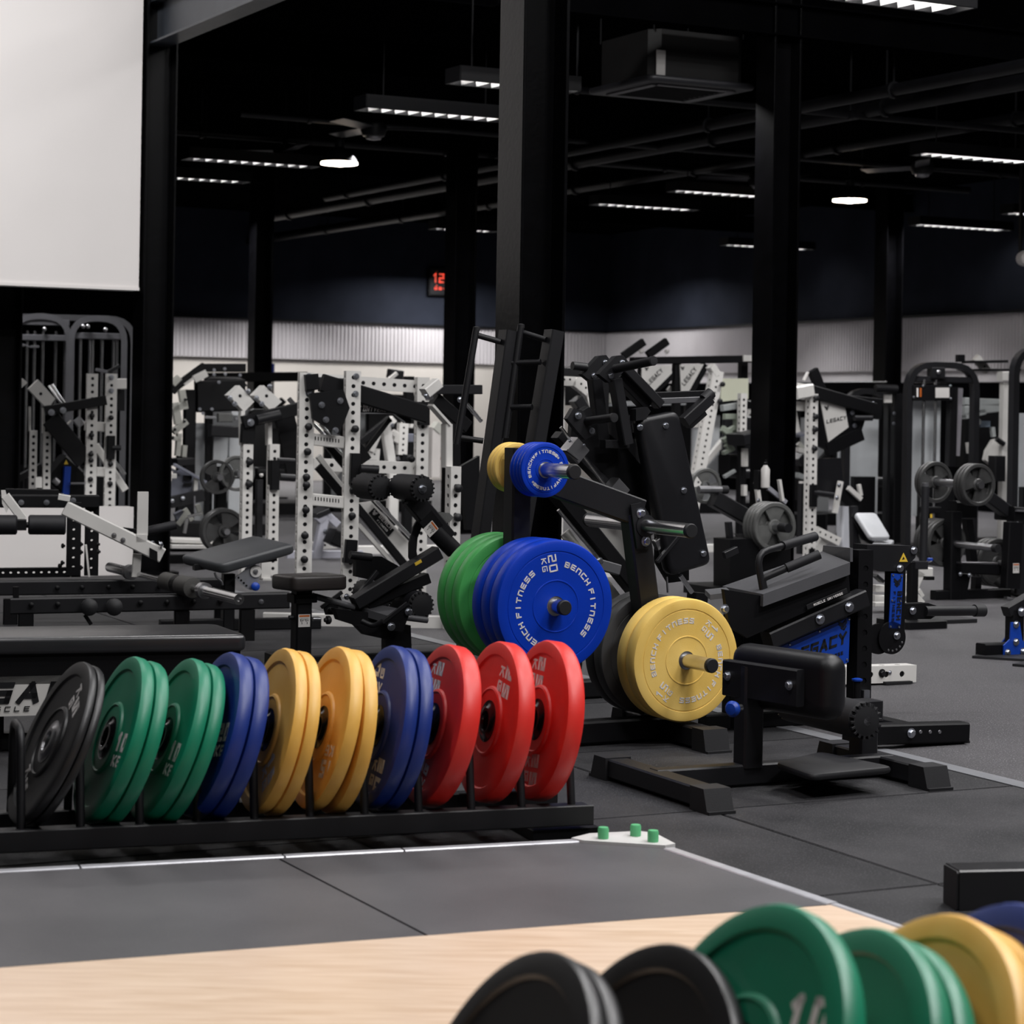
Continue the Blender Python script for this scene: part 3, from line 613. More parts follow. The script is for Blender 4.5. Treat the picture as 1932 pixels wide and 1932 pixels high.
# gusset where arm meets rear post
gz = MB(); g_ = [(1188, 952), (1208, 948), (1222, 968), (1225, 1035), (1200, 1035)]
gz.prism([TF.A(x, y, -.038) for x, y in g_], -E2*.008); gp = part('gusset_plate', gz, BLK2, tree)
for x, y in ((1209, 968), (1218, 1021)): part('bolt', MB().bolt(TF.A(x, y, -.047), -E2, .013), ZNC, gp)
def peg(px, py, b0, b1, r=.025, m=CHR):
    l = TF.loc(TF.A(px, py, -.0)); p, q = TF.W(l.x, b0, l.z), TF.W(l.x, b1, l.z)
    o = part('peg', MB().tube(p, q, r, 24), m, tree)
    for s, e in ((p, -1), (q, 1)): part('peg_cap', MB().lathe(s, E2*e, [(r*1.03, -.004), (r*1.03, .008), (r*.9, .012)], 24), RUB, o)
    part('peg_collar', MB().lathe(TF.W(l.x, -.038, l.z), -E2, [(r*1.6, 0), (r*1.6, .012), (r*1.1, .014)], 24), BLK2, o)
    return l
def hang(l, b_front, T, n, kind, Rr, words, lab, grp, spin=0, style='flat', text=None, tp=(), slack=.0):
    for k in range(n):
        pl = plate(kind, T, Rr, text if k == 0 else None, tp, style, ar=words if k == 0 else None, name='bumper_plate' if Rr > .15 else 'change_plate')
        b = b_front+T/2+k*(T+.0012)
        c = TF.W(l.x+random.uniform(-.0015, .0015)*(k > 0), b, l.z-slack+random.uniform(-.001, .001)*(k > 0))
        pl.matrix_world = orient(c, -E2+E1*random.uniform(-.003, .003)*(k > 0), spin if k == 0 else random.uniform(0, 360))
        pl['label'] = lab[k]; pl['group'] = grp
# top peg: small change plates
l = peg(992, 884, -.34, .20)
W5 = [('BEnCH~FITnESS', 125, .62, .115), ('BEnCH~FITnESS', 305, .62, .115), ('5KG', 48, .64, .07), ('5KG', 228, .64, .07)]
hang(l, -.145, .022, 4, 'tblue', .095, W5, ['small lettered blue change plate, frontmost on the top peg'] + ['small blue change plate on the top peg, %s behind the lettered one' % s for s in ('first', 'second', 'third')], 'small plates on the top peg', style='flat')
hang(l, .062, .022, 3, 'tyellow', .089, None, ['small yellow change plate on the top peg, %s the post' % s for s in ('nearest behind', 'second behind', 'third behind')], 'small plates on the top peg')
# middle left peg: blue 20 and green 10
l = peg(985, 1132, -.30, .30)
lm = l
AR = lambda a, b: [('BEnCH FITnESS', a, .60, .088), ('BEnCH FITnESS', b, .60, .088)]
hang(l, -.245, .064, 3, 'tblue', .225, AR(16, 188), ['front blue bumper plate with white ring lettering, low left of the tree', 'middle blue bumper plate of three on the low left peg', 'rear blue bumper plate of three on the low left peg, touching the post side'], 'plates on the low left peg', text='20', tp=[(103, 10)], slack=.0)
hang(l, .05, .058, 3, 'tgreen', .225, None, ['front leaf-green bumper plate behind the blue ones on the tree', 'middle leaf-green bumper plate behind the blue ones on the tree', 'rear leaf-green bumper plate, farthest left on the tree'], 'plates on the low left peg')
# right upper peg, empty
peg(1206, 991, -.34, .36)
# right lower peg: yellow 15 and grey
l = peg(1246, 1236, -.335, .30)
hang(l, -.178, .062, 2, 'tyellow', .219, [('BEnCH FITnESS', 140, .60, .088), ('BEnCH FITnESS', 320, .60, .088)], ['front mustard bumper plate with ring lettering, low right of the tree', 'rear mustard bumper plate behind the lettered one'], 'plates on the low right peg', text='15', tp=[(50, -40), (232, 142)])
hang(l, .045, .06, 2, 'tgrey', .222, None, ['front dark grey bumper plate behind the mustard ones', 'rear dark grey bumper plate behind the mustard ones'], 'plates on the low right peg')
# ------------------------------------------------------------------ machine kit: every machine stands in its own upright frame on the floor
class K:
    def __init__(s, name, label, cat, px, Y, yaw=27.7, group=None, b0=0.):
        c = pt(px, 900, Y); s.f = Fr((c.x, c.y), R(yaw)); s.e1, s.e2 = s.f.e1, s.f.e2; s.sc = FOC/Y; s.b = b0
        s.t = thing(name, label, cat, (c.x, c.y, 0), group)
    def P(s, p, b=None):
        return V(p) if isinstance(p, V) else s.f.A(p[0], p[1], (s.b if b is None else b) if len(p) == 2 else p[2])
    def put(s, name, mb, m, par=None, label=None): return part(name, mb, m, par or s.t, label)
    def bar(s, name, p, q, w, d=None, b=None, b1=None, m=None, par=None, ch=None, label=None):          # w in px across, d in metres deep
        p, q = s.P(p, b), s.P(q, b1 if b1 is not None else b); x = (q-p).normalized(); side = s.e2.cross(x); w = w/s.sc
        return s.put(name, MB().beam(p, q, w, w if d is None else d, side, ch), m or BLK2, par, label)
    def post(s, name, px, y0, y1, w=.075, d=None, b=None, m=None, perf=False, pitch=.05, r=.0125, par=None, label=None, faces=(0, 1, 2, 3), floor=False, back=True):
        c = s.P((px, (y0+y1)/2), b); z0, z1 = s.P((px, y0), b).z, s.P((px, y1), b).z
        if floor: z1 = 0
        p, q = V((c.x, c.y, z1)), V((c.x, c.y, z0)); d = w if d is None else d; mb = MB()
        if perf: mb.perf(p, q, w, d, s.e1, pitch, r, faces=faces, back=back)
        else: mb.beam(p, q, w, d, s.e1)
        return s.put(name, mb, m or BLK2, par, label)
    def pbar(s, name, p, q, w=.075, d=None, b=None, b1=None, m=None, pitch=.05, r=.0125, par=None, faces=(0, 1, 2, 3), back=True):
        p, q = s.P(p, b), s.P(q, b1 if b1 is not None else b); x = (q-p).normalized(); side = s.e2.cross(x)
        return s.put(name, MB().perf(p, q, w, w if d is None else d, side, pitch, r, faces=faces, back=back), m or WHT, par)
    def tube(s, name, p, q, r, b=None, b1=None, m=None, par=None, n=16, label=None):
        return s.put(name, MB().tube(s.P(p, b), s.P(q, b1 if b1 is not None else b), r/s.sc, n), m or BLK2, par, label)
    def pipe(s, name, pts, r, b=None, m=None, par=None, fil=.06): return s.put(name, MB().pipe([s.P(p, b) for p in pts], r/s.sc, 12, fil), m or BLK2, par)
    def poly(s, name, pts, th, b=None, m=None, par=None, label=None):
        return s.put(name, MB().prism([s.P(p, b) for p in pts], s.e2*th), m or BLK2, par, label)
    def bolt(s, p, b=None, r=6, par=None, m=None, name='bolt', ax=None):
        return s.put(name, MB().bolt(s.P(p, b), ax or -s.e2, r/s.sc/1.45), m or ZNC, par)
    def knob(s, p, b=None, r=6, par=None, m=None, name='knob', ax=None):
        rr = r/s.sc; return s.put(name, MB().lathe(s.P(p, b), ax or -s.e2, [(rr*.5, 0), (rr*.5, rr*.5), (rr, rr*.6), (rr, rr*1.3), (rr*.7, rr*1.6), (rr*.1, rr*1.7)], 16), m or RUB, par)
    def roller(s, name, p, L, r, ax, b=None, m=None, par=None, cap=True):
        c = s.P(p, b); rr = r/s.sc; o = s.put(name, MB().lathe(c, ax, [(rr*.8, 0), (rr, rr*.15), (rr, L-rr*.15), (rr*.8, L)], 28), m or FOAM, par)
        if cap:
            for e, z in ((-1, 0), (1, L)):
                cc = c+ax*z; mb = MB().lathe(cc, ax*e, [(rr*.82, -.002), (rr*.82, .006), (rr*.3, .012), (rr*.05, .012)], 28)
                a = ax.orthogonal().normalized(); b_ = ax.cross(a)
                for k in range(18):
                    t = 2*pi*k/18; mb.beam(cc+(a*cos(t)+b_*sin(t))*rr*.78, cc+(a*cos(t)+b_*sin(t))*rr*.98, rr*.14, .014, ax.cross(a*cos(t)+b_*sin(t)))
                s.put('end_cap', mb, RUB, par if par else o)
        return o
    def sticker(s, c, xd, yd, w, h, par):                              # white warning sticker with an orange header and two small pictograms
        n = xd.cross(yd).normalized(); par_ = par
        s.put('warning_sticker', MB().beam(c-yd*h/2, c+yd*h/2, w, .0016, xd, .0004), STICK, par_)
        mb = MB(); mb.beam(c+yd*h*.30+n*.001, c+yd*h*.44+n*.001, w*.88, .001, xd, .0002); s.put('sticker_header', mb, ORNG, par_)
        mb = MB()
        for k in (-1, 1):
            for dx, dy, l in ((-.06, -.1, .2), (.02, -.28, .16), (.07, -.06, .12)): p = c+xd*w*(.22*k+dx*.8)+yd*h*dy+n*.0012; mb.beam(p, p+yd*h*l+xd*w*.08*dx*10, w*.05, .001, xd, .0002)
        for i in range(3): mb.beam(c-xd*w*.36+yd*h*(.2-.08*i)+n*.0012, c+xd*w*.36+yd*h*(.2-.08*i)+n*.0012, h*.02, .001, yd, .0002)
        o = s.put('sticker_print', mb, INK, par_)
def quadpad(p1, p2, p3, p4, th, e=.02, k=3, dirn=None):
    """upholstered slab: top quad p1..p4, thickness th downwards, rolled edges"""
    c = (p1+p2+p3+p4)/4; nrm = (p3-p1).cross(p4-p2).normalized()
    if dirn is not None: nrm = dirn
    elif nrm.z < 0: nrm = -nrm
    ps = [p1, p2, p3, p4]; mb = MB(); rings = []
    def ring(ins, h):
        out = []
        for i in range(4):
            p = ps[i]; a = (ps[(i+1) % 4]-p); b = (ps[i-1]-p); la, lb = a.length, b.length; a.normalize(); b.normalize(); q = p+(a+b)*ins
            rc = .035
            for t in (0, .25, .5, .75, 1.): u0, u1 = q+b*rc, q+a*rc; out.append(u0*(1-t)**2+q*2*t*(1-t)+u1*t*t-nrm*h)
        return out
    for i in range(k+1): t = R(90*i/k); rings.append(ring(e*(1-sin(t)), e*(1-cos(t)) if i else 0))
    rings = [ring(e*(1-sin(R(90*i/k))), e*(1-sin(R(90*i/k))*0-cos(R(90*(k-i)/k))) if False else e*(1-sin(R(90*i/k)))) for i in range(0)]
    for i in range(k+1): t = R(90*i/k); rings.append(ring(e*(1-sin(t)), e*(1-cos(R(90)-t)) if False else e*(1-cos(t))))
    for i in range(k+1): t = R(90*i/k); rings.append(ring(e*(1-cos(t)), th-e*(1-sin(t)) if False else th-e+e*sin(t)))
    return mb.loft(rings)
def iron_plate(Rr, T, m, label, group, c, n, holes=True):
    """cast plate with three grip windows, axis +Z"""
    t = thing('iron_plate', label, 'weight plate'); mb = MB(); h = T/2
    mb.lathe(Z0, EZ, [(Rr*.80, h*.45), (Rr*.84, h), (Rr*.97, h), (Rr, h*.6), (Rr, -h*.6), (Rr*.97, -h), (Rr*.84, -h), (Rr*.80, -h*.45), (Rr*.80, h*.45)], 40, caps=False)
    part('rim', mb, m, t, local=True)
    mb = MB(); mb.lathe(Z0, EZ, [(.026, h*.9), (Rr*.26, h*.9), (Rr*.3, h*.5), (Rr*.3, -h*.5), (Rr*.26, -h*.9), (.026, -h*.9), (.026, h*.9)], 28, caps=False); part('hub', mb, m, t, local=True)
    for k in range(3):
        a0 = R(90+120*k); mb = MB(); ring = []
        for zz in (h*.45, -h*.45):
            lo = [V((cos(a)*Rr*.27, sin(a)*Rr*.27, zz)) for a in [a0+R(x) for x in (-40, -20, 0, 20, 40)]]
            hi = [V((cos(a)*Rr*.83, sin(a)*Rr*.83, zz)) for a in [a0+R(x) for x in (34, 17, 0, -17, -34)]]
            ring.append(lo+hi)
        mb.loft(ring); part('web', mb, m, t, local=True)
    t.matrix_world = orient(c, n, random.uniform(0, 360)); t['group'] = group
    return t
# ------------------------------------------------------------------ low squat bench in front on the right
k = K('sissy_squat_bench', 'low black squat bench with pad, foam roller and foot plate, before the mustard plates', 'exercise bench', 1420, 7.1, 26)
f = k.f; a0, a1 = -.345, .545
k.put('base_beam', MB().beam(f.W(a0, 0, .038), f.W(a1, 0, .038), .066, .06, EZ), BLK2)
def crossfoot(k, a, b0, b1, w=.075, h=.07):
    f = k.f; o = k.put('cross_foot', MB().beam(f.W(a, b0+.05, h*.56), f.W(a, b1-.05, h*.56), w, h*.85, f.e1, .005), BLK2)
    for s, b in ((-1, b0), (1, b1)):
        mb = MB(); mb.loft([[f.W(a+x, b+s*y, z) for x, y in ((-w*.62, -.10), (w*.62, -.10), (w*.62, e), (-w*.62, e))] for z, e in ((0, .012), (.009, .012), (.0091, 0), (h*1.04, -.022))]); k.put('foot_cap', mb, RUB, o)
crossfoot(k, a0, -.40, .33); crossfoot(k, a1-.02, -.30, .33)
k.put('front_post', MB().beam(f.W(0, 0, .06), V((*f.W(0, 0, 0).xy, k.P((1421, 1255)).z)), .072, .072, f.e1), BLK2)
pd = V((.62, -.785, 0)); pn = V((-.785, -.62, 0)); pc = pt(1459, 1285, 7.02)
k.put('knee_pad', MB().rbox(pc-pn*.045+pd*.02, .45, .205, .10, pd, EZ, .05, .045, 5), VINYL)
br = MB(); c = pc+pn*.022-EZ*.006-pd*.02; br.beam(c-pd*.17, c+pd*.16, .115, .035, EZ, .004); br = k.put('bracket', br, BLK2)
for sx in (-.145, .13): k.put('bolt', MB().bolt(c+pd*sx+pn*.018+EZ*.008, pn, .011), ZNC, br)
kb = k.P((1398, 1335), -.05); s_ = k.put('pin_stem', MB().tube(kb, kb-f.e1*.035-f.e2*.012, .011), ZNC); k.put('adjust_knob', MB().lathe(kb-f.e1*.03-f.e2*.012, (-f.e1-f.e2*.5), [(.008, 0), (.024, .006), (.026, .016), (.018, .026), (.003, .028)], 20), BLUE, label='blue pull knob')
re = pt(1637, 1361, 7.18); k.put('roller_rod', MB().tube(re-f.e2*.0, re+f.e2*.5, .014), STL); ro = k.roller('foam_roller', re+f.e2*.012, .44, 36, f.e2)
k.put('rear_post', MB().beam(f.W(a1-.06, .06, .06), V((*f.W(a1-.06, .06, 0).xy, k.P((1680, 1330), .06).z)), .072, .072, f.e1), BLK2)
zc = k.P((1683, 1338), .06).z; k.put('post_sleeve', MB().beam(f.W(a1-.055, .06, zc-.03), f.W(a1-.055, .06, zc+.035), .092, .088, f.e1), BLK2)
k.put('roller_arm', MB().beam(f.W(a1-.06, .06, re.z), f.W(f.loc(re).x+.02, .06, re.z), .05, .04, EZ), BLK)
tp = [onz(*p, .085) for p in ((1462, 1437), (1548, 1417), (1688, 1446), (1530, 1461))]; k.put('foot_plate', quadpad(*tp, .022, .008, 2), RUB)
# ------------------------------------------------------------------ incline machine with the blue panels
k = K('incline_press_machine', 'black incline machine with blue side panel, grey deck and two bent handles', 'gym machine', 1622, 8.35, 26.5)
f = k.f; UPM = BLK
u = k.post('upright', 1622, 1037, 1330, .066, .066, 0, UPM, perf=True, pitch=.06, r=.012, floor=True, faces=(2,))
k.put('base_plate', MB().box(f.W(0, 0, .006), .12, .14, .012, f.e1), BLK)
fb = k.bar('floor_beam', (1600, 1386), (1818, 1380), 36, .07, -.40, m=BLK); k.put('beam_foot', MB().prism([V((*onz(x, y).xy, 0)) for x, y in ((1708, 1405), (1830, 1402), (1812, 1392), (1700, 1395))], (0, 0, .008)), RUB); k.put('base_link', MB().beam(f.W(0, -.40, .035), f.W(0, .2, .035), .07, .07, EZ), BLK)
for x, r in ((1719, 9), ): k.bolt((x, 1383), -.436, r, fb)
for x in (1737, 1755, 1773): k.put('hole_plug', MB().lathe(k.P((x, 1381), -.4352), -f.e2, [(.007, 0), (.006, .002), (.001, .002)], 10), STL, fb)
dk = [k.P((1440, 1121), -.12), k.P((1604, 1061), -.12), k.P((1552, 1040), .34), k.P((1363, 1106), .34)]
DECK = mat('grey_deck_paint', (.085, .085, .092), .4, bump=.2, bscale=300, var=.12)
k.put('deck', MB().loft([dk, [p-EZ*.045 for p in dk]]), DECK)
k.put('deck_lip', MB().prism([k.P((1553, 1029), .34), k.P((1604, 1034), -.05), k.P((1604, 1060), -.05), k.P((1550, 1055), .34)], f.e1*.012), DECK)
k.put('deck_tongue', MB().loft([[k.P((1330, 1112), .3), k.P((1370, 1108), .3), k.P((1380, 1117), .05), k.P((1340, 1122), .05)], [k.P((1330, 1122), .3), k.P((1370, 1118), .3), k.P((1380, 1127), .05), k.P((1340, 1132), .05)]]), DECK)
k.poly('side_web', [(1366, 1112), (1437, 1124), (1600, 1066), (1604, 1118), (1458, 1182), (1410, 1204), (1376, 1182)], .02, -.09, BLK)
k.poly('inner_web', [(1380, 1122), (1440, 1124), (1600, 1066), (1604, 1240), (1470, 1280), (1400, 1230)], .02, .22, BLK)
k.bolt((1367, 1149), -.095, 9); 
k.put('rear_leg', MB().beam(f.W(-.42, .2, 0), f.W(-.42, .2, k.P((1400, 1150), .2).z), .06, .06, f.e1), BLK); k.put('rear_base', MB().beam(f.W(-.55, .2, .03), f.W(.02, .2, .03), .06, .06, EZ), BLK)
db = k.bar('diagonal_beam', (1447, 1208), (1628, 1127), 32, .07, -.05, m=BLK2)
for x, y, r in ((1547, 1168, 10), (1602, 1145, 10)): k.bolt((x, y), -.088, r, db)
lg = k.bar('legend_strip', (1522, 1146), (1598, 1114), 9, .004, -.10, m=INK); p, q = k.P((1530, 1144), -.104), k.P((1596, 1117), -.104); xd = (q-p).normalized()
k.put('legend_text', line_text(MB(), 'MUSCLE UNIVERSE', (p+q)/2-EZ*.004, xd, (-f.e2).cross(xd), .009, .007, .002, .0018, .0008), INKW, lg)
bp = k.poly('side_panel', [(1470, 1222), (1489, 1213), (1604, 1164), (1601, 1249), (1574, 1262), (1478, 1276)], .006, -.045, BLUE, label='blue printed side panel')
p, q = k.P((1500, 1246), -.046), k.P((1588, 1214), -.046); xd = (q-p).normalized(); yd = (-f.e2).cross(xd)
k.put('panel_print', line_text(MB(), 'LEGACY', (p+q)/2-yd*.004, xd, yd, .042, .036, .007, .0095, .001, .35), INK, bp)
p, q = k.P((1508, 1262), -.046), k.P((1586, 1226), -.046); k.put('panel_print', line_text(MB(), 'MUSCLE UNIVERSE', (p+q)/2-yd*.012, xd, yd, .012, .010, .004, .0025, .001, .2), INK, bp)
em = MB()
def emblem(mb, c, xd, yd, s): return line_text(mb, '~', c-yd*s/2, xd, yd, s, s, 0, s*.14, .001)
k.put('emblem', emblem(em, k.P((1591, 1180), -.046), xd, yd, .038), INK, bp)
for x, y in ((1546, 1191), (1602, 1168), (1598, 1245), (1490, 1216)): k.put('rivet', MB().lathe(k.P((x, y), -.046), -f.e2, [(.005, 0), (.004, .003), (.0005, .004)], 8), ZNC, bp)
# handles
h = k.pipe('handle', [(1452, 1185, -.02), (1427, 1044, -.02), (1537, 1012, .05)], 6.5, m=BLK2); k.tube('grip', (1476, 1030, .01), (1538, 1012, .052), 9, m=FOAM, par=h)
h = k.pipe('handle', [(1442, 1110, -.02), (1438, 1092, -.02), (1545, 1046, -.09)], 6.5, m=BLK2, fil=.02); k.tube('grip', (1484, 1072, -.055), (1546, 1046, -.092), 9, m=FOAM, par=h)
# lever post on the far side of the upright
hb = k.poly('head_box', [(1636, 1028), (1720, 1030), (1729, 1040), (1727, 1052), (1712, 1068), (1702, 1078), (1660, 1078), (1636, 1072)], .09, .02, BLK2)
for x, y, r in ((1724, 1038, 8), (1698, 1072, 8)): k.bolt((x, y), .018, r, hb)
st = k.poly('hazard_sticker', [(1705, 1043), (1713, 1060), (1697, 1060)], .002, .0165, YLW, hb)
k.put('hazard_print', MB().prism([k.P(p, .0155) for p in ((1705, 1050), (1707, 1055), (1702, 1056))], f.e2*.0005), INK, hb)
lp = k.post('lever_post', 1688, 1070, 1215, .062, .06, .055, BLK)
pl = k.poly('lever_panel', [(1682, 1082), (1704, 1083), (1699, 1186), (1677, 1185)], .004, .018, BLUE, label='narrow blue printed panel')
c = k.P((1691, 1135), .0165); yd = (k.P((1694, 1083), .0165)-k.P((1688, 1186), .0165)).normalized(); dn = -yd; rt = yd.cross(-f.e2)
k.put('panel_print', line_text(MB(), 'BENCH', c+dn*.015+f.e1*.004, dn, f.e1, .020, .017, .006, .0042, .001), INK, pl)
k.put('panel_print', line_text(MB(), 'FITNESS', c+dn*.018-f.e1*.016, dn, f.e1, .011, .012, .005, .002, .001), INK, pl)
k.put('emblem', emblem(MB(), c+yd*.072, f.e1, yd, .034), INK, pl)
for x, y in ((1685, 1085), (1701, 1086), (1683, 1133), (1699, 1134), (1680, 1182), (1696, 1183)): k.put('rivet', MB().lathe(k.P((x, y), .017), -f.e2, [(.0045, 0), (.004, .003), (.0005, .004)], 8), ZNC, pl)
dc = k.P((1680, 1203), .03); dd = k.put('index_disc', MB().lathe(dc, -f.e2, [(.062, 0), (.062, .012)], 36), BLK)
for i in range(5): t = R(-110+22*i); k.put('index_hole', MB().lathe(dc-f.e2*.0125+f.e1*.049*cos(t)+EZ*.049*sin(t), -f.e2, [(.0045, 0), (.004, .001)], 10), STL, dd)
k.bolt((1692, 1199), .016, 8, dd); k.put('pivot_plate', MB().lathe(k.P((1655, 1205), .04), -f.e2, [(.058, 0), (.058, .012)], 32), BLK)
hp = k.poly('handle_bracket', [(1700, 1140), (1752, 1138), (1768, 1143), (1768, 1160), (1756, 1168), (1700, 1168)], .05, .03, BLK)
k.bolt((1722, 1152), .028, 8, hp); ht = k.tube('handle_tube', (1745, 1153), (1852, 1152), 10, .03, m=BLK2); k.tube('grip', (1838, 1152), (1856, 1152), 12, .03, m=RUB, par=ht)
c = k.P((1617, 1300), -.05); pk = k.put('lock_pin', MB().tube(c-EZ*.03, c+EZ*.025, .014), BLK); k.put('pin_knob', MB().lathe(c+EZ*.025, EZ, [(.006, 0), (.02, .006), (.021, .012), (.01, .016), (.001, .016)], 18), BLUE, pk, 'blue pull knob')
k.put('lock_bracket', MB().box(k.P((1633, 1312), -.04), .028, .02, .04, f.e1), ZNC)
# white beam on the floor behind it
k2 = K('floor_beam', 'white perforated steel floor beam with black bolt, behind the blue-panelled machine', 'steel beam', 1650, 9.75)
k2.pbar('beam', (1545, 1274), (1719, 1269), .075, .075, 0, m=WHT, pitch=.085, r=.014); k2.poly('beam_foot', [(1672, 1287), (1722, 1285), (1722, 1290), (1672, 1292)], .12, -.06, RUB)
k2.bolt((1664, 1270), -.038, 8, m=BLK2); k2.bolt((1679, 1269), -.038, 4); 
k2.bar('end_wedge', (1400, 1190), (1545, 1274), 20, .07, 0, m=WHT)
# base beam at the right edge
p = onz(1815, 1703); k3 = K('steel_foot', 'black square steel foot beam at the right edge above the near plates', 'steel beam', 1850, 5.42, 10)
q = pt(1815, 1667, 5.42)
k3.put('beam', MB().beam(k3.f.W(-.055, 0, .0475), k3.f.W(.6, 0, .0475), .10, .095, EZ, .004), mat('satin_black_steel', (.012, .012, .014), .3, spec=.8, var=.2))
k3.put('end_cap', MB().beam(k3.f.W(-.061, 0, .0475), k3.f.W(-.055, 0, .0475), .094, .089, EZ, .004), RUB)
# blue-bracketed foot at the right
k = K('rig_foot', 'black rig foot with bolted blue gusset plates at the right edge', 'steel base', 1890, 10.95); f = k.f
k.bar('foot_beam', (1850, 1228), (1905, 1226), 28, .075, 0, m=BLK); k.put('foot_plate', MB().prism([V((*onz(x, y).xy, 0)) for x, y in ((1834, 1242), (1862, 1232), (1990, 1230), (1960, 1250))], (0, 0, .012)), RUB)
bg = k.poly('gusset_plate', [(1908, 1174), (1924, 1174), (1929, 1208), (1950, 1222), (1950, 1238), (1894, 1240), (1894, 1218), (1906, 1206)], .008, -.05, BLUE, label='blue gusset plate')
k.poly('gusset_plate', [(1900, 1172), (1916, 1170), (1916, 1232), (1886, 1232), (1888, 1216), (1898, 1202)], .008, .05, BLUE, label='blue gusset plate')
for x, y in ((1917, 1178), (1917, 1211), (1901, 1231), (1930, 1229)): k.bolt((x, y), -.052, 7, bg)
k.post('stub_post', 1914, 1150, 1240, .07, .07, 0, BLK); k.bar('sloping_brace', (1898, 1154), (1960, 1118), 20, .06, 0, m=BLK2); k.bolt((1927, 1154), -.04, 9)
k.put('base_pad', MB().prism([V((*onz(x, y).xy, 0)) for x, y in ((1910, 1257), (1935, 1251), (2000, 1252), (1980, 1263))], (0, 0, .012)), RUB)
# ------------------------------------------------------------------ slanted ladder frame behind the tree
k = K('ladder_frame', 'tall black slanted ladder frame with two handle poles, behind the plate tree', 'gym machine', 985, 8.75); f = k.f
def slant(x0, y0, x1, y1, yf, b):                                     # continue a leaning post down to the floor
    t = (yf-y0)/(y1-y0); return (x0+(x1-x0)*t, yf)
for x0, x1, b, w in ((959, 930, .06, 30), (1046, 1010, -.06, 34)):
    e = slant(x0, 626, x1, 840, 1335, b); k.bar('leaning_post', (x0, 624, b), (e[0], 1335, b), w*.80, .075, m=BLK2)
k.put('base_beam', MB().beam(f.W(-.45, 0, .04), f.W(.25, 0, .04), .08, .08, EZ), BLK)
for (x0, y0, x1, y1), b in (((899, 619, 862, 838), .10), ((983, 614, 953, 826), .02)):
    h = k.tube('handle_pole', (x0, y0), (x1, y1), 6.5, b, m=BLK2)
    k.put('pole_cap', MB().lathe(k.P((x0, y0), b), EZ, [(6.7/k.sc, -.01), (6.7/k.sc, .004), (.004, .007)], 14), RUB, h)
for p, q, b0, b1 in (((902, 633), (944, 645), .1, .06), ((870, 826), (912, 832), .1, .06), ((988, 628), (1030, 641), .02, -.06), ((948, 686), (1020, 683), .06, -.06), ((940, 769), (1004, 768), .06, -.06)):
    k.tube('rung', p, q, 5.5, b0, b1, m=BLK2)
# ------------------------------------------------------------------ hack squat with the tall back pad, guide rods and white body
k = K('hack_squat', 'large black hack squat machine with tall dark back pad and chrome guide rods', 'gym machine', 1260, 9.2); f = k.f
P = k.P
fr = [(1207, 787, -.02), (1296, 767, -.02), (1369, 1056, -.02), (1300, 1078, -.02), (1262, 1090, -.02)]
nrm = (P(fr[1])-P(fr[0])).cross(P(fr[4])-P(fr[0])).normalized()
if nrm.y > 0: nrm = -nrm
p1, p2, p3, p4 = P((1203, 790, -.02)), P((1282, 775, -.02)), P((1345, 1064, -.02)), P((1266, 1088, -.02))
pad = k.put('back_pad', quadpad(p1, p2, p3, p4, .07, .02, 3, dirn=nrm), VINYL)
for x, y in ((1203+4, 806), (1256, 803), (1290, 925), (1327, 1044)): k.put('bolt', MB().bolt(P((x, y, -.02))+nrm*.001, nrm, .010), ZNC, pad)
k.poly('pad_bracket', [(1200, 772), (1222, 768), (1228, 776), (1216, 792), (1200, 794)], .05, -.03, BLK2)
k.bar('cross_bar', (1236, 757), (1338, 753), 11, .05, .05, m=DECK); k.bar('top_bar', (1228, 746), (1336, 742), 12, .05, .1, m=BLK)
k.bar('roller_arm', (1338, 752), (1290, 796), 20, .05, 0, m=BLK2); k.tube('arm_cap', (1328, 754, .0), (1342, 741, .0), 11, m=RUB)
k.bar('roller_arm', (1324, 775), (1296, 800), 20, .05, .02, m=BLK2)
# levers
for dx, b in ((-32, .14), (0, 0)):
    lv = k.poly('lever_plate', [(1130+dx, 706), (1162+dx, 672), (1176+dx, 670), (1190+dx, 688), (1166+dx, 712), (1150+dx, 722)], .035, b, BLK2)
    k.bolt((1174+dx, 684), b-.002, 6, lv); k.bolt((1153+dx, 709), b-.002, 6, lv)
k.tube('lever_tube', (1080, 690, .14), (1106, 693, .14), 8, m=BLK2)
h = k.tube('handle', (1160, 696, -.02), (1232, 681, -.2), 8.5, m=BLK2); k.put('handle_cap', MB().lathe(P((1232, 681, -.2)), -f.e2, [(9/k.sc, -.012), (9/k.sc, .004), (.002, .005)], 18), RUB, h)
h = k.tube('handle', (1108, 795, -.02), (1158, 788, -.16), 8, m=BLK2); k.put('handle_cap', MB().lathe(P((1158, 788, -.16)), -f.e2, [(8.5/k.sc, -.012), (8.5/k.sc, .004), (.002, .005)], 18), RUB, h)
for p, q, w, b in (((1178, 695), (1244, 764), 18, .02), ((1164, 712), (1218, 768), 17, .06), ((1122, 715), (1137, 842), 24, .14), ((1160, 715), (1182, 838), 20, .0), ((1085, 790), (1110, 775), 20, .1), ((1181, 822), (1212, 822), 14, .1), ((1182, 800), (1205, 776), 9, .16), ((1137, 838), (1182, 838), 16, .05)):
    k.bar('link_arm', p, q, w, .05, b, m=BLK2)
k.poly('side_plate', [(1080, 782), (1090, 768), (1104, 776), (1140, 812), (1180, 842), (1232, 905), (1250, 975), (1205, 968), (1128, 905), (1076, 836)], .03, .12, BLK)
for x, y, r in ((1091, 784, 7), (1117, 813, 6)): k.bolt((x, y), -.03, r); 
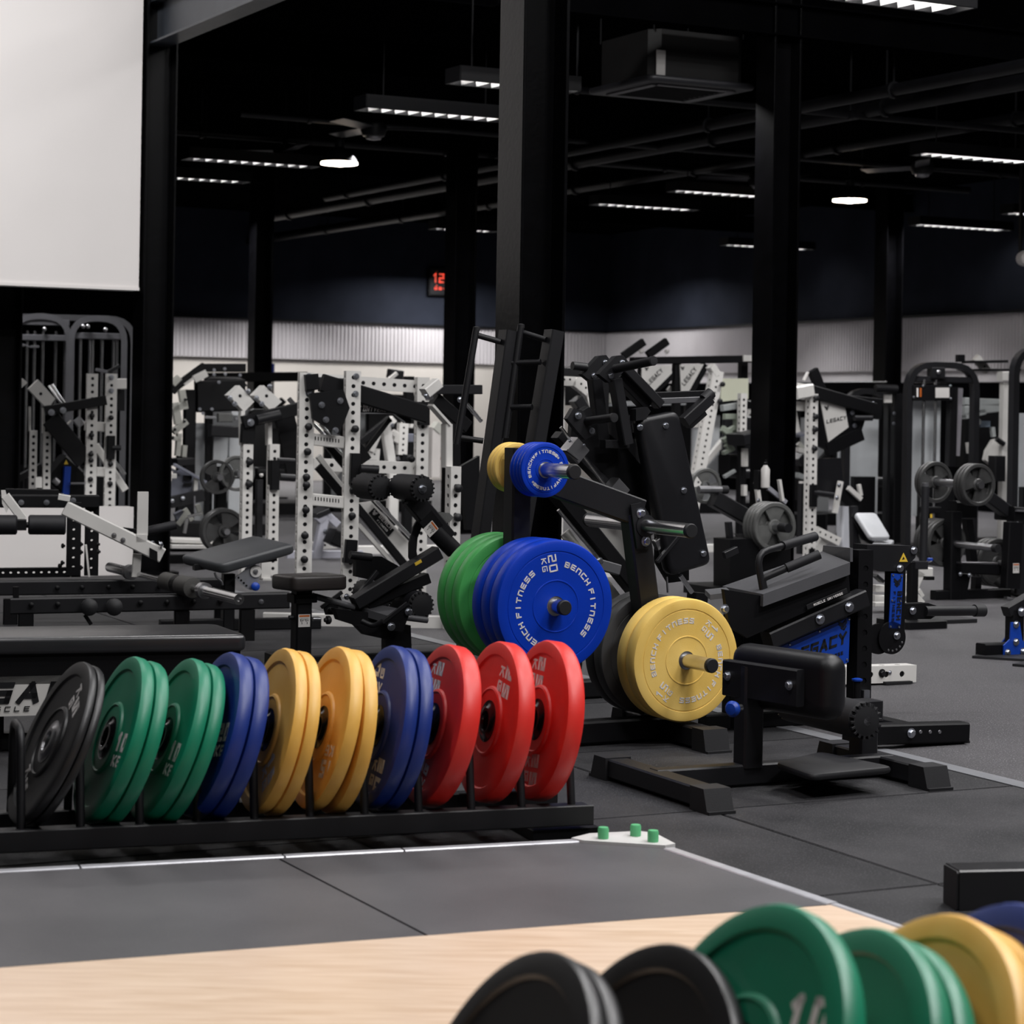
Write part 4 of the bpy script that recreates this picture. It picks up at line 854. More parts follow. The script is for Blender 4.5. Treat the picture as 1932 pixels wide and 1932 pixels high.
k.poly('pivot_plate', [(1070, 790), (1082, 770), (1102, 776), (1108, 795), (1125, 818), (1104, 830), (1088, 812)], .03, -.02, BLK2)
# guide rods, bearings, rails
for b, dx in ((.02, 0), (.2, 16)):
    for (x0, y0, x1, y1) in ((1058+dx, 806, 1148+dx, 925), (1053+dx, 962, 1136+dx, 1062)): k.tube('guide_rod', (x0, y0), (x1, y1), 3.2, b, m=CHR)
bb = k.bar('bearing_block', (1072, 838), (1094, 862), 36, .07, .0, m=STL); k.bar('bearing_block', (1152, 912), (1172, 934), 30, .07, .05, m=STL)
k.bar('bearing_fin', (1063, 848), (1086, 866), 4, .06, -.02, m=STL, par=bb)
for x, y in ((1075, 832), (1102, 840)): k.bolt((x, y), -.045, 3, bb)
k.bar('main_rail', (1044, 920), (1262, 1190), 30, .08, .1, m=BLK); k.bar('main_rail', (1050, 820), (1140, 912), 16, .06, .14, m=BLK2)
k.bar('cross_rail', (1085, 1052), (1165, 1075), 20, .05, .04, m=DECK); k.bolt((1131, 1058), .01, 7)
k.poly('body_panel', [(1083, 943), (1188, 985), (1196, 1082), (1188, 1078)], .012, .30, WHT, label='white body panel'); k.poly('body_panel', [(1060, 1010), (1074, 998), (1108, 1046), (1100, 1060), (1062, 1016)], .01, .26, WHT, label='white body panel')
k.poly('body_panel', [(1122, 1078), (1142, 1084), (1170, 1122), (1140, 1140), (1128, 1160)], .012, .2, WHT, label='white body panel'); k.bar('white_leg', (1236, 900), (1218, 985), 16, .05, .32, m=WHT)
k.bar('white_leg', (1252, 900), (1228, 960), 10, .05, .38, m=WHT); k.bar('link_arm', (1235, 900), (1215, 945), 16, .05, .24, m=BLK2); k.bar('link_arm', (1215, 970), (1255, 976), 12, .05, .3, m=BLK)
k.poly('tread_plate', [(1240, 960), (1300, 1035), (1300, 1095), (1262, 1100), (1238, 1060)], .02, .12, BLK); k.bar('chrome_roll', (1236, 1030), (1262, 1014), 20, .03, .02, m=CHR); k.bar('strut', (1240, 1060), (1280, 1012), 7, .02, -.02, m=BLK2)
k.bolt((1280, 1075), .08, 7); k.put('knob', MB().lathe(P((1270, 1072), .06), -f.e2, [(.012, 0), (.016, .012), (.004, .02)], 12), RUB)
k.bar('shock_rod', (1284, 1086), (1306, 1118), 8, .015, .06, m=CHR); k.bar('shock_rod', (1258, 1088), (1260, 1118), 3, .008, .06, m=CHR)
k.bar('step_handle', (1366, 1048), (1390, 1037), 13, .024, .0, m=BLK2)
for a in (-.40, .18): k.put('leg', MB().beam(f.W(a, .1, 0), f.W(a+.04, .1, .42), .07, .07, f.e1), BLK)
k.put('base_beam', MB().beam(f.W(-.45, .1, .04), f.W(.3, .1, .04), .07, .08, EZ), BLK)
# ------------------------------------------------------------------ leg curl with rollers, seat and label plate
k = K('leg_curl_machine', 'black leg curl machine with foam rollers and raised seat, left of the green plates', 'gym machine', 720, 10.1); f = k.f; P = k.P
so = [P(p, b) for p, b in (((512, 1083), .08), ((606, 1083), -.10), ((656, 1084), -.10), ((560, 1078), .2))]
so = [P((509, 1083), .12), P((552, 1088), -.12), P((658, 1085), -.12), P((612, 1079), .12)]
SEATM = mat('brown_black_vinyl', (.026, .021, .020), .4, bump=.15, bscale=700, var=.2)
k.put('seat', quadpad(*so, .066, .012), SEATM)
sp = k.post('seat_post', 568, 1108, 1290, .075, .075, 0, BLK, floor=True); 
k.sticker(P((574, 1171), -.0385), f.e1, EZ, .056, .056, sp)
k.bar('post_collar', (570, 1120), (570, 1136), 46, .1, 0, m=BLK); kk = k.tube('pin', (590, 1168), (604, 1168), 4, 0, m=STL); k.knob((612, 1170), 0, 8, ax=f.e1); k.tube('pin', (545, 1165), (556, 1165), 4, 0, m=BLK2)
k.tube('link_tube', (590, 1124), (668, 1146), 6, .0, m=DECK); k.put('floor_foot', MB().beam(f.W(-.42, -.25, .03), f.W(-.42, .25, .03), .07, .06, f.e1), BLK)
k.put('base_beam', MB().beam(f.W(-.45, 0, .03), f.W(.3, 0, .03), .07, .06, EZ), BLK)
cp_ = [P((626, 1130), .15), P((636, 1125), .2), P((752, 1148), -.05), P((736, 1163), -.12)]
k.put('carriage_plate', MB().loft([cp_, [p-EZ*.035 for p in cp_]]), DECK)
for p, q in (((606, 1146), (645, 1117)), ((722, 1174), (768, 1138))): k.bar('cheek_plate', p, q, 7, .012, .1 if p[0] < 700 else -.15, m=BLK2)
k.poly('cheek_web', [(724, 1174), (768, 1138), (772, 1160), (760, 1192), (740, 1190)], .012, -.148, BLK); k.poly('cheek_web', [(610, 1142), (640, 1120), (648, 1140), (640, 1160), (615, 1160)], .012, .12, BLK)
for x, y, r, b in ((654, 1126, 6, .1), (771, 1154, 8, -.16), (738, 1182, 8, -.16)): k.bolt((x, y), b, r)
k.knob((621, 1152), .08, 7); k.pipe('pull_lever', [(683, 1172, -.1), (704, 1182, -.14), (722, 1172, -.17)], 5, m=BLK2); k.bar('lug', (632, 1160), (642, 1156), 10, .03, .06, m=BLK2)
k.poly('under_web', [(632, 1148), (735, 1160), (728, 1178), (690, 1196), (672, 1180), (640, 1170)], .05, -.02, BLK)
k.tube('axle_tube', (756, 1164), (806, 1170), 6, -.1, m=DECK)
k.poly('post_web', [(672, 1180), (735, 1178), (775, 1180), (779, 1290), (728, 1290), (728, 1206), (690, 1198)], .05, -.05, BLK); 
k.bar('swing_arm', (668, 1138), (826, 1042), 25, .07, .0, m=BLK2); k.bar('swing_arm', (690, 1140), (806, 1090), 20, .06, .03, m=BLK)
k.bar('thigh_arm', (775, 938), (842, 1018), 38, .06, .0, m=BLK2); k.tube('arm_sleeve', (818, 1000), (856, 1038), 17, .0, m=BLK2); ta = k.bar('arm_label_plate', (803, 975), (824, 1002), 34, .004, -.032, m=BLK)
yd = (P((803, 975), -.036)-P((824, 1002), -.036)).normalized(); xd = yd.cross(-f.e2)*-1; xd = (-f.e2).cross(yd)*-1
k.sticker(P((813, 998), -.036), (EZ.cross(f.e2)*0+f.e1*.78+EZ*-.62).normalized() if False else (f.e1*.62+EZ*-.78).normalized()*1 if False else (f.e1*.66-EZ*.75).normalized(), (f.e1*.75+EZ*.66).normalized(), .052, .06, ta)
r1 = k.roller('foam_roller', (797, 922), .24, 25, f.e2, -.12); r2 = k.roller('foam_roller', (718, 920), .2, 25, f.e2, .16)
k.put('roller_bolt', MB().bolt(P((797, 922), -.132), -f.e2, .015), ZNC, r1); k.tube('roller_rod', (797, 922, -.12), (700, 921, .42), 5, m=STL)
k.roller('foam_roller', (722, 1124), .22, 24, f.e2, .02); k.roller('foam_roller', (795, 1142), .22, 26, f.e2, -.06)
cam_ = [(806, 962), (792, 972), (780, 995), (772, 1025), (772, 1052), (778, 1064), (790, 1062), (786, 1040), (788, 1015), (798, 990), (814, 980)]
k.poly('cam_plate', cam_, .012, .05, BLK2); k.poly('cam_arm', [(812, 972), (828, 966), (848, 968), (856, 976), (848, 986), (834, 984), (826, 980)], .012, .06, IRON)
k.bar('lift_handle', (712, 1078), (676, 1122), 8, .02, .1, m=BLK2); k.bar('hazard_label', (783, 1065), (795, 1058), 6, .003, -.036, m=YLW)
k.tube('weight_horn', (660, 1047), (700, 1052), 8, .15, m=BLK2); k.poly('arc_frame', [(672, 1050), (720, 1050), (770, 1078), (800, 1110), (760, 1120), (716, 1098), (672, 1088)], .04, .14, BLK)
# ------------------------------------------------------------------ flat bench with the signboard, hip thrust rig, barbell, adjustable bench
k = K('flat_bench', 'long flat black padded bench with white signboard below, at left edge behind the plates', 'bench', 200, 7.5, 14); f = k.f; P = k.P
k.put('pad', quadpad(P((-160, 1206), 0), P((468, 1197), 0), P((408, 1176), .31), P((-200, 1184), .31), .06, .016, 4), mat('grey_sheen_vinyl', (.022, .022, .025), .3, spec=1., bump=.06, bscale=700, var=.15))
k.put('frame', MB().beam(P((-150, 1262), .1), P((448, 1250), .1), .12, .16, EZ), BLK)
sg = k.put('signboard', MB().prism([P((-160, 1281), .02), P((196, 1272), .02), P((188, 1346), .02), P((-160, 1357), .02)], f.e2*.012), WHT, label='white printed signboard')
p, q = P((-135, 1331), .018), P((150, 1325), .018); xd = (q-p).normalized(); yd = (-f.e2).cross(xd)
k.put('sign_print', line_text(MB(), 'LEGACY', p, xd, yd, .072, .072, .022, .019, .001, .3, center=False), INK, sg)
p = P((-47, 1344), .018); k.put('sign_print', line_text(MB(), 'MUSCLE UNIVERSE', p, xd, yd, .017, .018, .0135, .003, .001, .2, center=False), INK, sg)
for a in (-.35, .35): k.put('leg', MB().beam(f.W(a, .14, 0), f.W(a, .14, .3), .06, .06, f.e1), BLK)
k.put('base_beam', MB().beam(f.W(-.5, .14, .03), f.W(.42, .14, .03), .06, .06, EZ), BLK)
# hip thrust rig: two long rails on short legs, black perforated posts, rollers, white lever
k = K('hip_thrust_rig', 'long low black rig with parallel rails, pegs and white lever arm, at left', 'gym machine', 250, 11.0, 12); f = k.f; P = k.P
r1 = k.bar('front_rail', (20, 1143), (545, 1132), 30, .08, 0, m=BLK2); r2 = k.bar('rear_rail', (-60, 1110), (430, 1104), 29, .08, .85, m=BLK2)
for x in (59, 109, 265, 315, 365, 415): k.knob((x, 1141-(x-59)*.02), -.041, 5, r1, BLK, 'stud')
for x in (108, 155, 205, 250, 300): k.knob((x, 1109-(x-108)*.012), .80, 5, r2, BLK, 'stud')
for x in (168, 215): k.knob((x, 1144), -.045, 16, r1, RUB, 'star_knob')
k.bar('latch', (160, 1160), (172, 1178), 7, .02, -.05, m=BLK, par=r1); k.bolt((493, 1135), -.042, 5, r1); k.bar('end_stop', (30, 1107), (30, 1127), 11, .03, 0, m=BLK, par=r1)
for x, y, b in ((49, 1157, 0), (343, 1153, 0), (466, 1150, 0), (418, 1130, .85), (20, 1130, .85)):
    l = f.loc(P((x, y), b)); k.put('leg', MB().beam(f.W(l.x, b, 0), f.W(l.x, b, l.z), .075, .075, f.e1), BLK)
k.pbar('rear_beam', (-40, 1081), (152, 1079), .05, .06, 1.0, m=BLK, pitch=.04, r=.008, faces=(0, 2), back=False); 
for x, y0, b in ((139, 948, 1.0), (173, 936, 1.15)): k.post('rig_post', x, y0, 1085, .075, .075, b, BLK, perf=True, pitch=.05, r=.008, faces=(0, 2), back=False)
k.bar('top_beam', (-40, 945), (186, 946), 26, .08, 1.1, m=BLK); k.bar('top_beam', (10, 928), (110, 930), 14, .06, 1.3, m=BLK)
for x, y in ((40, 948), (88, 948), (138, 944)): k.bolt((x, y), 1.055, 6)
for x0, L in ((-20, 55), (53, 75)): k.roller('foam_roller', (x0, 990), L/k.sc*1.0, 20, f.e1, .9, cap=False)
k.tube('roller_rod', (-30, 990), (120, 991), 6, .9, m=BLK2); k.bar('roller_clamp', (31, 990), (50, 990), 22, .06, .9, m=BLK)
k.bar('roller_bracket', (10, 935), (44, 980), 18, .05, .95, m=WHT); k.poly('roller_tab', [(2, 925), (10, 925), (18, 955), (12, 968), (4, 950)], .02, .93, WHT)
la = k.bar('lever_arm', (122, 958), (306, 1048), 29, .07, .5, m=WHT, label='white lever arm'); k.poly('arm_end_cap', [(282, 1033), (297, 1041), (297, 1060), (282, 1052)], .004, .455, BLK, la)
for x, y in ((215, 1010), (232, 1019)): k.bolt((x, y), .462, 5, la, STL)
k.bar('arm_bracket', (110, 937), (132, 941), 12, .07, .5, m=WHT, par=la); k.bolt((117, 935), .5, 6, la, ax=EZ); k.bolt((288, 1024), .5, 5, la, ax=EZ); k.bolt((302, 1028), .46, 8, la, ax=(f.e1+EZ*.4).normalized())
k.post('adjust_post', 269, 928, 1010, .055, .055, .5, WHT, perf=True, pitch=.03, r=.006, faces=(1, 0)); k.bar('post_socket', (266, 1008), (266, 1022), 24, .07, .5, m=WHT); k.bar('post_stub', (259, 1045), (256, 1088), 17, .05, .55, m=WHT)
k.tube('push_handle', (272, 1003), (332, 990), 9, .6, m=FOAM); k.bar('arm_stay', (232, 998), (270, 1003), 7, .03, .7, m=BLK)
for x, y in ((123, 1030), (122, 1062), (117, 1068), (157, 1027), (157, 1042), (157, 1071), (189, 1027), (190, 1041)): k.knob((x, y), 1.0, 5, None, BLK, 'bolt_knob', -f.e1)
for x0, x1 in ((127, 133), (162, 168)): k.bar('white_bracket', (x0, 1028), (x1, 1088), 4, .06, 1.0, m=WHT)
# barbell lying over the rails
bp0, bp1 = pt(207, 1070, 11.9), pt(451, 1131, 10.45); bd = (bp1-bp0).normalized()
bb = thing('barbell', 'short barbell with a black foam pad lying across the low rails', 'barbell', (bp0+bp1)/2)
L = (bp1-bp0).length; part('shaft', MB().tube(bp0+bd*.2, bp1-bd*.2, .0145, 14), CHR, bb)
for a, b in ((0, .30), (L-.42, L)): 
    sl = part('sleeve', MB().lathe(bp0+bd*a, bd, [(.012, 0), (.026, 0), (.026, b-a), (.012, b-a), (.010, b-a-.02)], 20), CHR, bb)
    part('collar', MB().lathe(bp0+bd*(b if a == 0 else a), bd, [(.04, -.02), (.04, .02)], 20), STL, sl)
GREYF = mat('grey_foam', (.06, .058, .054), .55, bump=.2, bscale=500, var=.15)
s0 = L*.46; part('foam_pad', MB().lathe(bp0+bd*s0, bd, [(.03, 0), (.046, .006), (.046, .14), (.03, .145)], 24), GREYF, bb); part('foam_pad', MB().lathe(bp0+bd*(s0+.15), bd, [(.03, 0), (.046, .004), (.046, .05), (.03, .055)], 24), BLK, bb)
part('foam_pad', MB().lathe(bp0+bd*(s0+.21), bd, [(.03, 0), (.05, .006), (.05, .15), (.03, .155)], 24), GREYF, bb)
# adjustable bench
k = K('adjustable_bench', 'small adjustable bench with charcoal pad and grey angle plate, beside the barbell end', 'bench', 450, 11.6, 20); f = k.f; P = k.P
pd_ = k.put('pad', quadpad(P((338, 1047), .1), P((418, 1066), -.16), P((557, 1026), -.16), P((480, 1009), .12), .055, .016, 3), mat('charcoal_vinyl', (.062, .065, .07), .36, bump=.15, bscale=700, var=.15))
apl = k.poly('angle_plate', [(444, 1090), (466, 1072), (470, 1062), (490, 1068), (490, 1085), (486, 1100), (478, 1114), (468, 1112), (458, 1104)], .01, -.1, ALU)
for i in range(4): k.put('index_hole', MB().lathe(P((450+5*i, 1090+5*i), -.101), -f.e2, [(.006, 0), (.005, .001)], 10), BLK, apl)
k.put('pivot', MB().lathe(P((482, 1078), -.1), -f.e2, [(.03, 0), (.03, .012), (.014, .013), (.012, .02), (.003, .02)], 20), WHT, apl); k.put('pivot_pin', MB().lathe(P((482, 1078), -.112), -f.e2, [(.013, 0), (.013, .008), (.006, .009)], 16), STL, apl)
k.knob((480, 1106), -.11, 8, apl, BLUE, 'adjust_knob')
k.post('bench_post', 430, 1082, 1180, .06, .07, 0, BLK, floor=True); k.post('white_post', 500, 1060, 1092, .05, .05, .3, WHT, perf=True, faces=(0, 3)); k.bar('white_tread', (492, 1092), (508, 1092), 5, .1, .3, m=WHT)
k.put('base_beam', MB().beam(f.W(-.4, 0, .03), f.W(.45, 0, .03), .06, .06, EZ), BLK); k.pipe('cable_loop', [(405, 1080), (408, 1090), (418, 1096), (420, 1104)], 2, -.1, STL)
k.bar('under_frame', (365, 1070), (520, 1052), 12, .06, .02, m=BLK)
# ------------------------------------------------------------------ white lever rack, centre left
def head(k, pts, b, th, hole, m=WHT):
    o = k.poly('head_box', pts, th, b, m)
    if hole: k.put('head_hole', MB().lathe(k.P(hole, b-.0005), -k.e2, [(.012, 0), (.010, .001)], 14), BLK, o)
    return o
k = K('white_lever_rack', 'white perforated steel rack with two ladder cross bars and black lever arms, left of centre', 'gym machine', 620, 12.6, 16); f = k.f; P = k.P
A = k.post('upright', 575, 703, 1060, .085, .07, .0, WHT, perf=True, floor=True); B = k.post('upright', 662, 700, 1060, .085, .07, -.0, WHT, perf=True, floor=True)
for x, y, r in ((583, 711, 7), (583, 741, 7)): k.bolt((x, y), -.036, r, A)
for x, y, r in ((581, 805, 7), (579, 852, 7), (577, 900, 7), (577, 915, 7), (576, 962, 7), (574, 1010, 7), (573, 1055, 7)): k.knob((x, y), -.036, r, A, BLK2)
for x, y, r in ((672, 710, 6), (671, 743, 6)): k.bolt((x, y), -.036, r, B)
for x, y, r in ((669, 809, 7), (665, 925, 7), (663, 973, 7)): k.knob((x, y), -.036, r, B, BLK2)
for y0, y1 in ((826, 835), (940, 948)): 
    cb = k.bar('ladder_bar', (566, y0), (648, y1), 23, .05, 0, m=WHT)
    for i in range(13): k.put('slot', MB().beam(P((573+5.5*i, y0-2+(y1-y0)*i/14.5+2*0-3), -.0258), P((573+5.5*i, y0+5+(y1-y0)*i/14.5-3), -.0258), .006, .002, f.e1, .0005), BLK, cb)
for y0, y1, b in ((716, 730, .9), (876, 884, .9)): k.pbar('cross_beam', (590, y0), (795, y1), .075, .06, b, m=WHT, pitch=.065, r=.013, faces=(0, 2))
C = k.post('rear_upright', 795, 712, 905, .075, .075, .85, WHT, perf=True, floor=True); k.knob((775, 866), .8, 7, C, BLK)
k.bar('rear_sleeve', (797, 758), (797, 802), 24, .1, .82, m=BLK)
la = k.bar('lever_arm', (606, 722), (805, 782), 34, .08, .09, m=BLK); k.bar('lever_arm', (598, 722), (650, 725), 22, .08, .25, m=BLK2); k.bar('lever_cap', (575, 722), (600, 720), 30, .06, -.05, m=BLK)
for x, y in ((607, 764), (642, 756), (615, 792), (633, 812)): k.bolt((x, y), -.09, 6)
k.poly('lever_plate', [(585, 742), (648, 735), (660, 770), (640, 820), (606, 800), (590, 790)],   .04, -.085, BLK)
up = k.poly('name_plate', [(640, 752), (740, 768), (775, 780), (776, 800), (762, 798), (742, 781), (625, 779), (612, 790), (592, 788), (600, 770)], .012, .10, BLK)
p, q = P((686, 776), (.098)), P((734, 777), (.098)); xd = (q-p).normalized(); yd = (-f.e2).cross(xd); k.put('plate_print', line_text(MB(), 'UNIVERSE', (p+q)/2, xd, yd, .024, .0155, .005, .004, .001, .25), INKW, up)
p, q = P((675, 768), (.098)), P((742, 770), (.098)); k.put('plate_print', line_text(MB(), 'LEGACY', (p+q)/2-yd*.0, xd, yd, .05, .032, .008, .009, .001, .25), INKW, up)
k.bar('plate_edge', (618, 779), (742, 780), 2, .016, (.096), m=STL, par=up); k.bar('plate_edge', (742, 780), (764, 797), 2, .016, (.096), m=STL, par=up)
for p, q, w, b in (((610, 830), (690, 925), 14, .3), ((690, 850), (735, 790), 8, .2), ((600, 880), (660, 950), 16, .45), ((642, 800), (690, 870), 24, .2)): k.bar('brace', p, q, w, .05, b, m=BLK)
for b, dx in ((.1, 0), (.2, 12)): k.tube('guide_rod', (592+dx, 800), (650+dx, 862), 3, b, m=CHR)
k.bar('white_brace', (600, 860), (648, 925), 11, .05, .5, m=WHT)
cl = k.bar('clamp', (670, 855), (668, 914), 20, .09, -.04, m=BLK); k.tube('safety_peg', (680, 884), (714, 886), 8, -.12, m=BLK2); k.bolt((668, 908), -.09, 6, cl, BLK2)
cl = k.bar('clamp', (662, 1018), (658, 1062), 22, .09, -.04, m=BLK)
# label plate rail: white slanted side with the black maker plate
wr_ = k.poly('slanted_side', [(668, 950), (700, 946), (772, 1022), (772, 1060), (752, 1050)], .02, .25, WHT); lb = k.poly('maker_plate', [(696, 968), (706, 958), (744, 1000), (733, 1013)], .006, .243, BLK, wr_)
p, q = P((712, 974), .241), P((738, 1002), .241); xd = (q-p).normalized(); yd = (-f.e2).cross(xd)
k.put('plate_print', line_text(MB(), 'BENCH', (p+q)/2+yd*.001, xd, yd, .026, .017, .005, .0045, .001), INKW, lb); k.put('plate_print', line_text(MB(), 'FITNESS', (p+q)/2-yd*.022, xd, yd, .012, .010, .003, .002, .001), INKW, lb); k.put('emblem', emblem(MB(), P((707, 968), .241), xd, yd, .03), INKW, lb)
for p, q, w, m_, b in (((672, 955), (765, 1068), 15, BLK, .2), ((676, 990), (740, 1062), 8, WHT, .22), ((708, 944), (775, 1014), 6, CHR, .2), ((726, 960), (745, 990), 8, BLK, .3)): k.bar('slanted_rail', p, q, w, .05, b, m=m_)
# right side post of that rack with a tilted head
k = K('white_lever_post', 'white perforated post with tilted box head, between the clock column and ladder frame', 'gym machine', 852, 11.8, 31); f = k.f; P = k.P
k.post('upright', 853, 880, 1180, .062, .06, 0, WHT, perf=True, floor=True, pitch=.0505); k.bar('upright_neck', (843, 800), (843, 882), 15, .06, .06, m=WHT)
for x, y in ((861, 921), (860, 976)): k.knob((x, y), -.032, 8, None, BLK2)
k.bar('neck_strip', (812, 764), (846, 802), 5, .06, .05, m=WHT); hb = k.bar('head_box', (801, 742), (826, 722), 20, .07, .02, m=WHT); k.poly('head_foot', [(806, 738), (816, 742), (818, 752), (810, 756)], .04, .04, STL, hb)
k.bolt((805, 747), .0, 6, hb); k.bolt((868, 754), -.05, 6)
k.bar('black_arm', (820, 735), (905, 735), 18, .06, .1, m=BLK2); k.bar('black_arm', (818, 752), (880, 806), 26, .06, .14, m=BLK); k.tube('guide_rod', (872, 752), (908, 795), 4, .15, m=CHR); k.bar('cheek', (855, 800), (856, 878), 22, .05, .08, m=BLK)
k.put('flat_bar', MB().beam(f.W(.05, .05, .03), f.W(-.8, .6, .03), .07, .05, EZ), WHT); k.poly('gusset', [(870, 880), (905, 860), (905, 1000), (880, 1000)], .03, .3, BLK)
# two white uprights with box heads
k = K('twin_head_rack', 'pair of white perforated uprights topped by tilted white boxes, left of the white lever rack', 'gym machine', 490, 15.2, 24); f = k.f; P = k.P
for x, xt, b in ((465, 462, 0), (515, 512, 0)):
    u = k.post('upright', x-1, 838, 1060, .07, .07, b, WHT, perf=True, floor=True, pitch=.05); k.bar('upright_neck', (xt-6, 775), (xt-5, 840), 8, .07, b+.03, m=WHT)
for x, y in ((469, 871), (468, 913)): k.knob((x, y), -.036, 7, None, BLK2)
head(k, [(431, 746), (452, 727), (480, 758), (461, 777)], 0, .1, (453, 747)); head(k, [(479, 746), (498, 727), (532, 758), (512, 775)], 0, .1, (503, 747))
k.bar('lever_arm', (458, 797), (640, 752), 24, .06, -.04, m=BLK); k.bar('lever_web', (468, 800), (466, 836), 26, .05, -.02, m=BLK); k.bar('lever_web', (515, 808), (514, 838), 20, .05, .1, m=BLK); k.tube('handle', (485, 792), (528, 782), 9, -.1, m=BLK2)
k.bolt((473, 797), -.075, 7); k.bar('clamp', (516, 868), (516, 924), 17, .09, -.03, m=BLK); k.tube('safety_peg', (524, 868), (556, 870), 5, -.05, m=BLK2); k.tube('safety_peg', (528, 900), (556, 902), 7, .02, m=BLK2)
for x, y in ((434, 751), (443, 762), (484, 751), (494, 762), (468, 738), (509, 729)): k.bolt((x, y), -.02, 5)
k.bar('brace', (545, 752), (560, 770), 8, .03, .2, m=CHR); k.bar('back_web', (535, 780), (560, 900), 40, .04, .3, m=BLK)
# ------------------------------------------------------------------ beyond the wall opening: left rack and cable towers
k = K('white_press_rack', 'white perforated press rack with tilted head, seen through the wall opening at far left', 'gym machine', 150, 16.6, 18); f = k.f; P = k.P
for x, y0, b in ((172, 705, 0), (208, 705, 0)): k.post('upright', x, y0, 955, .08, .06, b, WHT, perf=True, floor=True)
for x, y0 in ((62, 812), (88, 815)): k.post('upright', x, y0, 930, .055, .05, .1, WHT, perf=True, floor=True); k.bar('upright_neck', (x-6, y0-45), (x-6, y0+2), 4, .05, .12, m=WHT)
for x, y in ((210, 712), (210, 737)): k.bolt((x, y), -.032, 5)
for x, y in ((173, 784), (209, 788), (172, 821), (171, 857), (171, 868), (208, 875), (170, 904), (207, 912)): k.knob((x, y), -.031, 5, None, BLK2)
for y in (803, 888): k.bar('ladder_bar', (160, y), (200, y+3), 18, .05, .02, m=WHT)
head(k, [(53, 734), (72, 716), (104, 752), (92, 770), (86, 768)], 0, .08, (77, 743)); head(k, [(27, 730), (43, 714), (52, 722), (34, 738)], .05, .06, None)
k.bar('lever_arm', (84, 775), (200, 755), 18, .06, -.05, m=BLK); k.bar('lever_web', (95, 790), (160, 870), 36, .05, .0, m=BLK); k.bolt((97, 778), -.09, 6); k.bolt((119, 774), -.09, 6); k.bar('clamp', (209, 822), (208, 866), 15, .08, -.03, m=BLK); k.tube('safety_peg', (212, 845), (228, 845), 5, -.06, m=BLK2)
for dx in (0, 6): k.tube('guide_rod', (92+dx, 728-dx*.5), (118+dx, 764), 2.5, .1, m=CHR)
k.bar('bearing_block', (144, 790), (154, 803), 16, .06, .1, m=STL); k.bar('slanted_rail', (122, 806), (160, 846), 4, .03, .1, m=WHT); k.bar('slanted_rail', (122, 806), (134, 793), 3, .03, .1, m=WHT); k.bar('slanted_rail', (180, 840), (236, 925), 14, .05, .3, m=WHT); k.bar('slanted_rail', (214, 868), (236, 895), 6, .03, .2, m=CHR)
k.bar('cross_beam', (215, 724), (238, 724), 20, .06, .2, m=WHT); k.bar('seat_block', (72, 900), (72, 920), 13, .05, .0, m=WHT); k.bar('panel', (228, 735), (228, 775), 14, .03, .3, m=BLK)
k = K('blue_label_machine', 'dark machine with a blue label plate and yellow warning sign, beyond the wall opening', 'gym machine', 125, 16.9); 
k.bar('label_post', (126, 880), (123, 935), 13, .05, 0, m=BLUE, label='blue label plate'); k.bar('dark_body', (100, 880), (155, 930), 60, .2, .1, m=BLK); k.poly('hazard_sign', [(125, 868), (129, 876), (121, 876)], .004, -.04, YLW); k.bar('shelf', (132, 912), (160, 912), 3, .05, -.06, m=STL); k.bar('low_frame', (30, 905), (78, 880), 14, .05, .2, m=BLK2); k.tube('sleeve', (102, 905), (110, 912), 6, -.1, m=STL)
k.put('base', MB().box(k.f.W(0, .15, .15), .6, .25, .3, k.e1), BLK)
GFR = mat('graphite_tube', (.11, .11, .12), .38, bump=.1, bscale=300, var=.15)
def tower(name, label, x0, x1, yt, Y, yaw, yb=955, m=GFR, rods=(), cross=(), shroud=None, rb=.05):
    k = K(name, label, 'cable machine', (x0+x1)/2, Y, yaw); f = k.f; P = k.P
    za = P(((x0+x1)/2, yt)).z; a0, a1 = f.loc(P((x0, 800))).x, f.loc(P((x1, 800))).x
    k.put('arch_frame', MB().rpipe([f.W(a0, 0, 0), f.W(a0, 0, za), f.W(a1, 0, za), f.W(a1, 0, 0)], .09, .05, f.e2, .22, 6), m)
    for y in cross: z = P(((x0+x1)/2, y)).z; k.put('cross_bar', MB().beam(f.W(a0, 0, z), f.W(a1, 0, z), .05, .06, EZ), m)
    for x in rods: a = f.loc(P((x, 800))).x; k.put('guide_rod', MB().tube(f.W(a, rb, .1), f.W(a, rb, za-.12), .014, 10), CHR)
    if shroud: a2, a3 = f.loc(P((shroud[0], 800))).x, f.loc(P((shroud[1], 800))).x; z2, z3 = P(((x0+x1)/2, shroud[2])).z, max(.1, P(((x0+x1)/2, shroud[3])).z); k.put('shroud', MB().beam(f.W((a2+a3)/2, .12, z3), f.W((a2+a3)/2, .12, z2), abs(a3-a2), .02, f.e1), shroud[4])
    k.put('weight_stack', MB().box(f.W((a0+a1)/2, .08, .35), abs(a1-a0)*.5, .12, .5, f.e1), BLK); k.put('base', MB().box(f.W((a0+a1)/2, .05, .04), abs(a1-a0)*1.05, .3, .08, f.e1), m)
    return k
k = tower('cable_tower', 'grey arched cable tower next to the left column, beyond the wall opening', 132, 232, 601, 18.3, 10, rods=(149, 167, 172, 190, 212, 218), cross=(634,))
for x, y in ((157, 616), (166, 616), (199, 622)): k.knob((x, y), -.04, 4, None, STL, 'pulley')
k.bar('lat_handle', (180, 697), (204, 702), 6, .03, -.1, m=GFR); k.bar('lat_handle', (204, 702), (226, 690), 7, .03, -.1, m=BLK2)
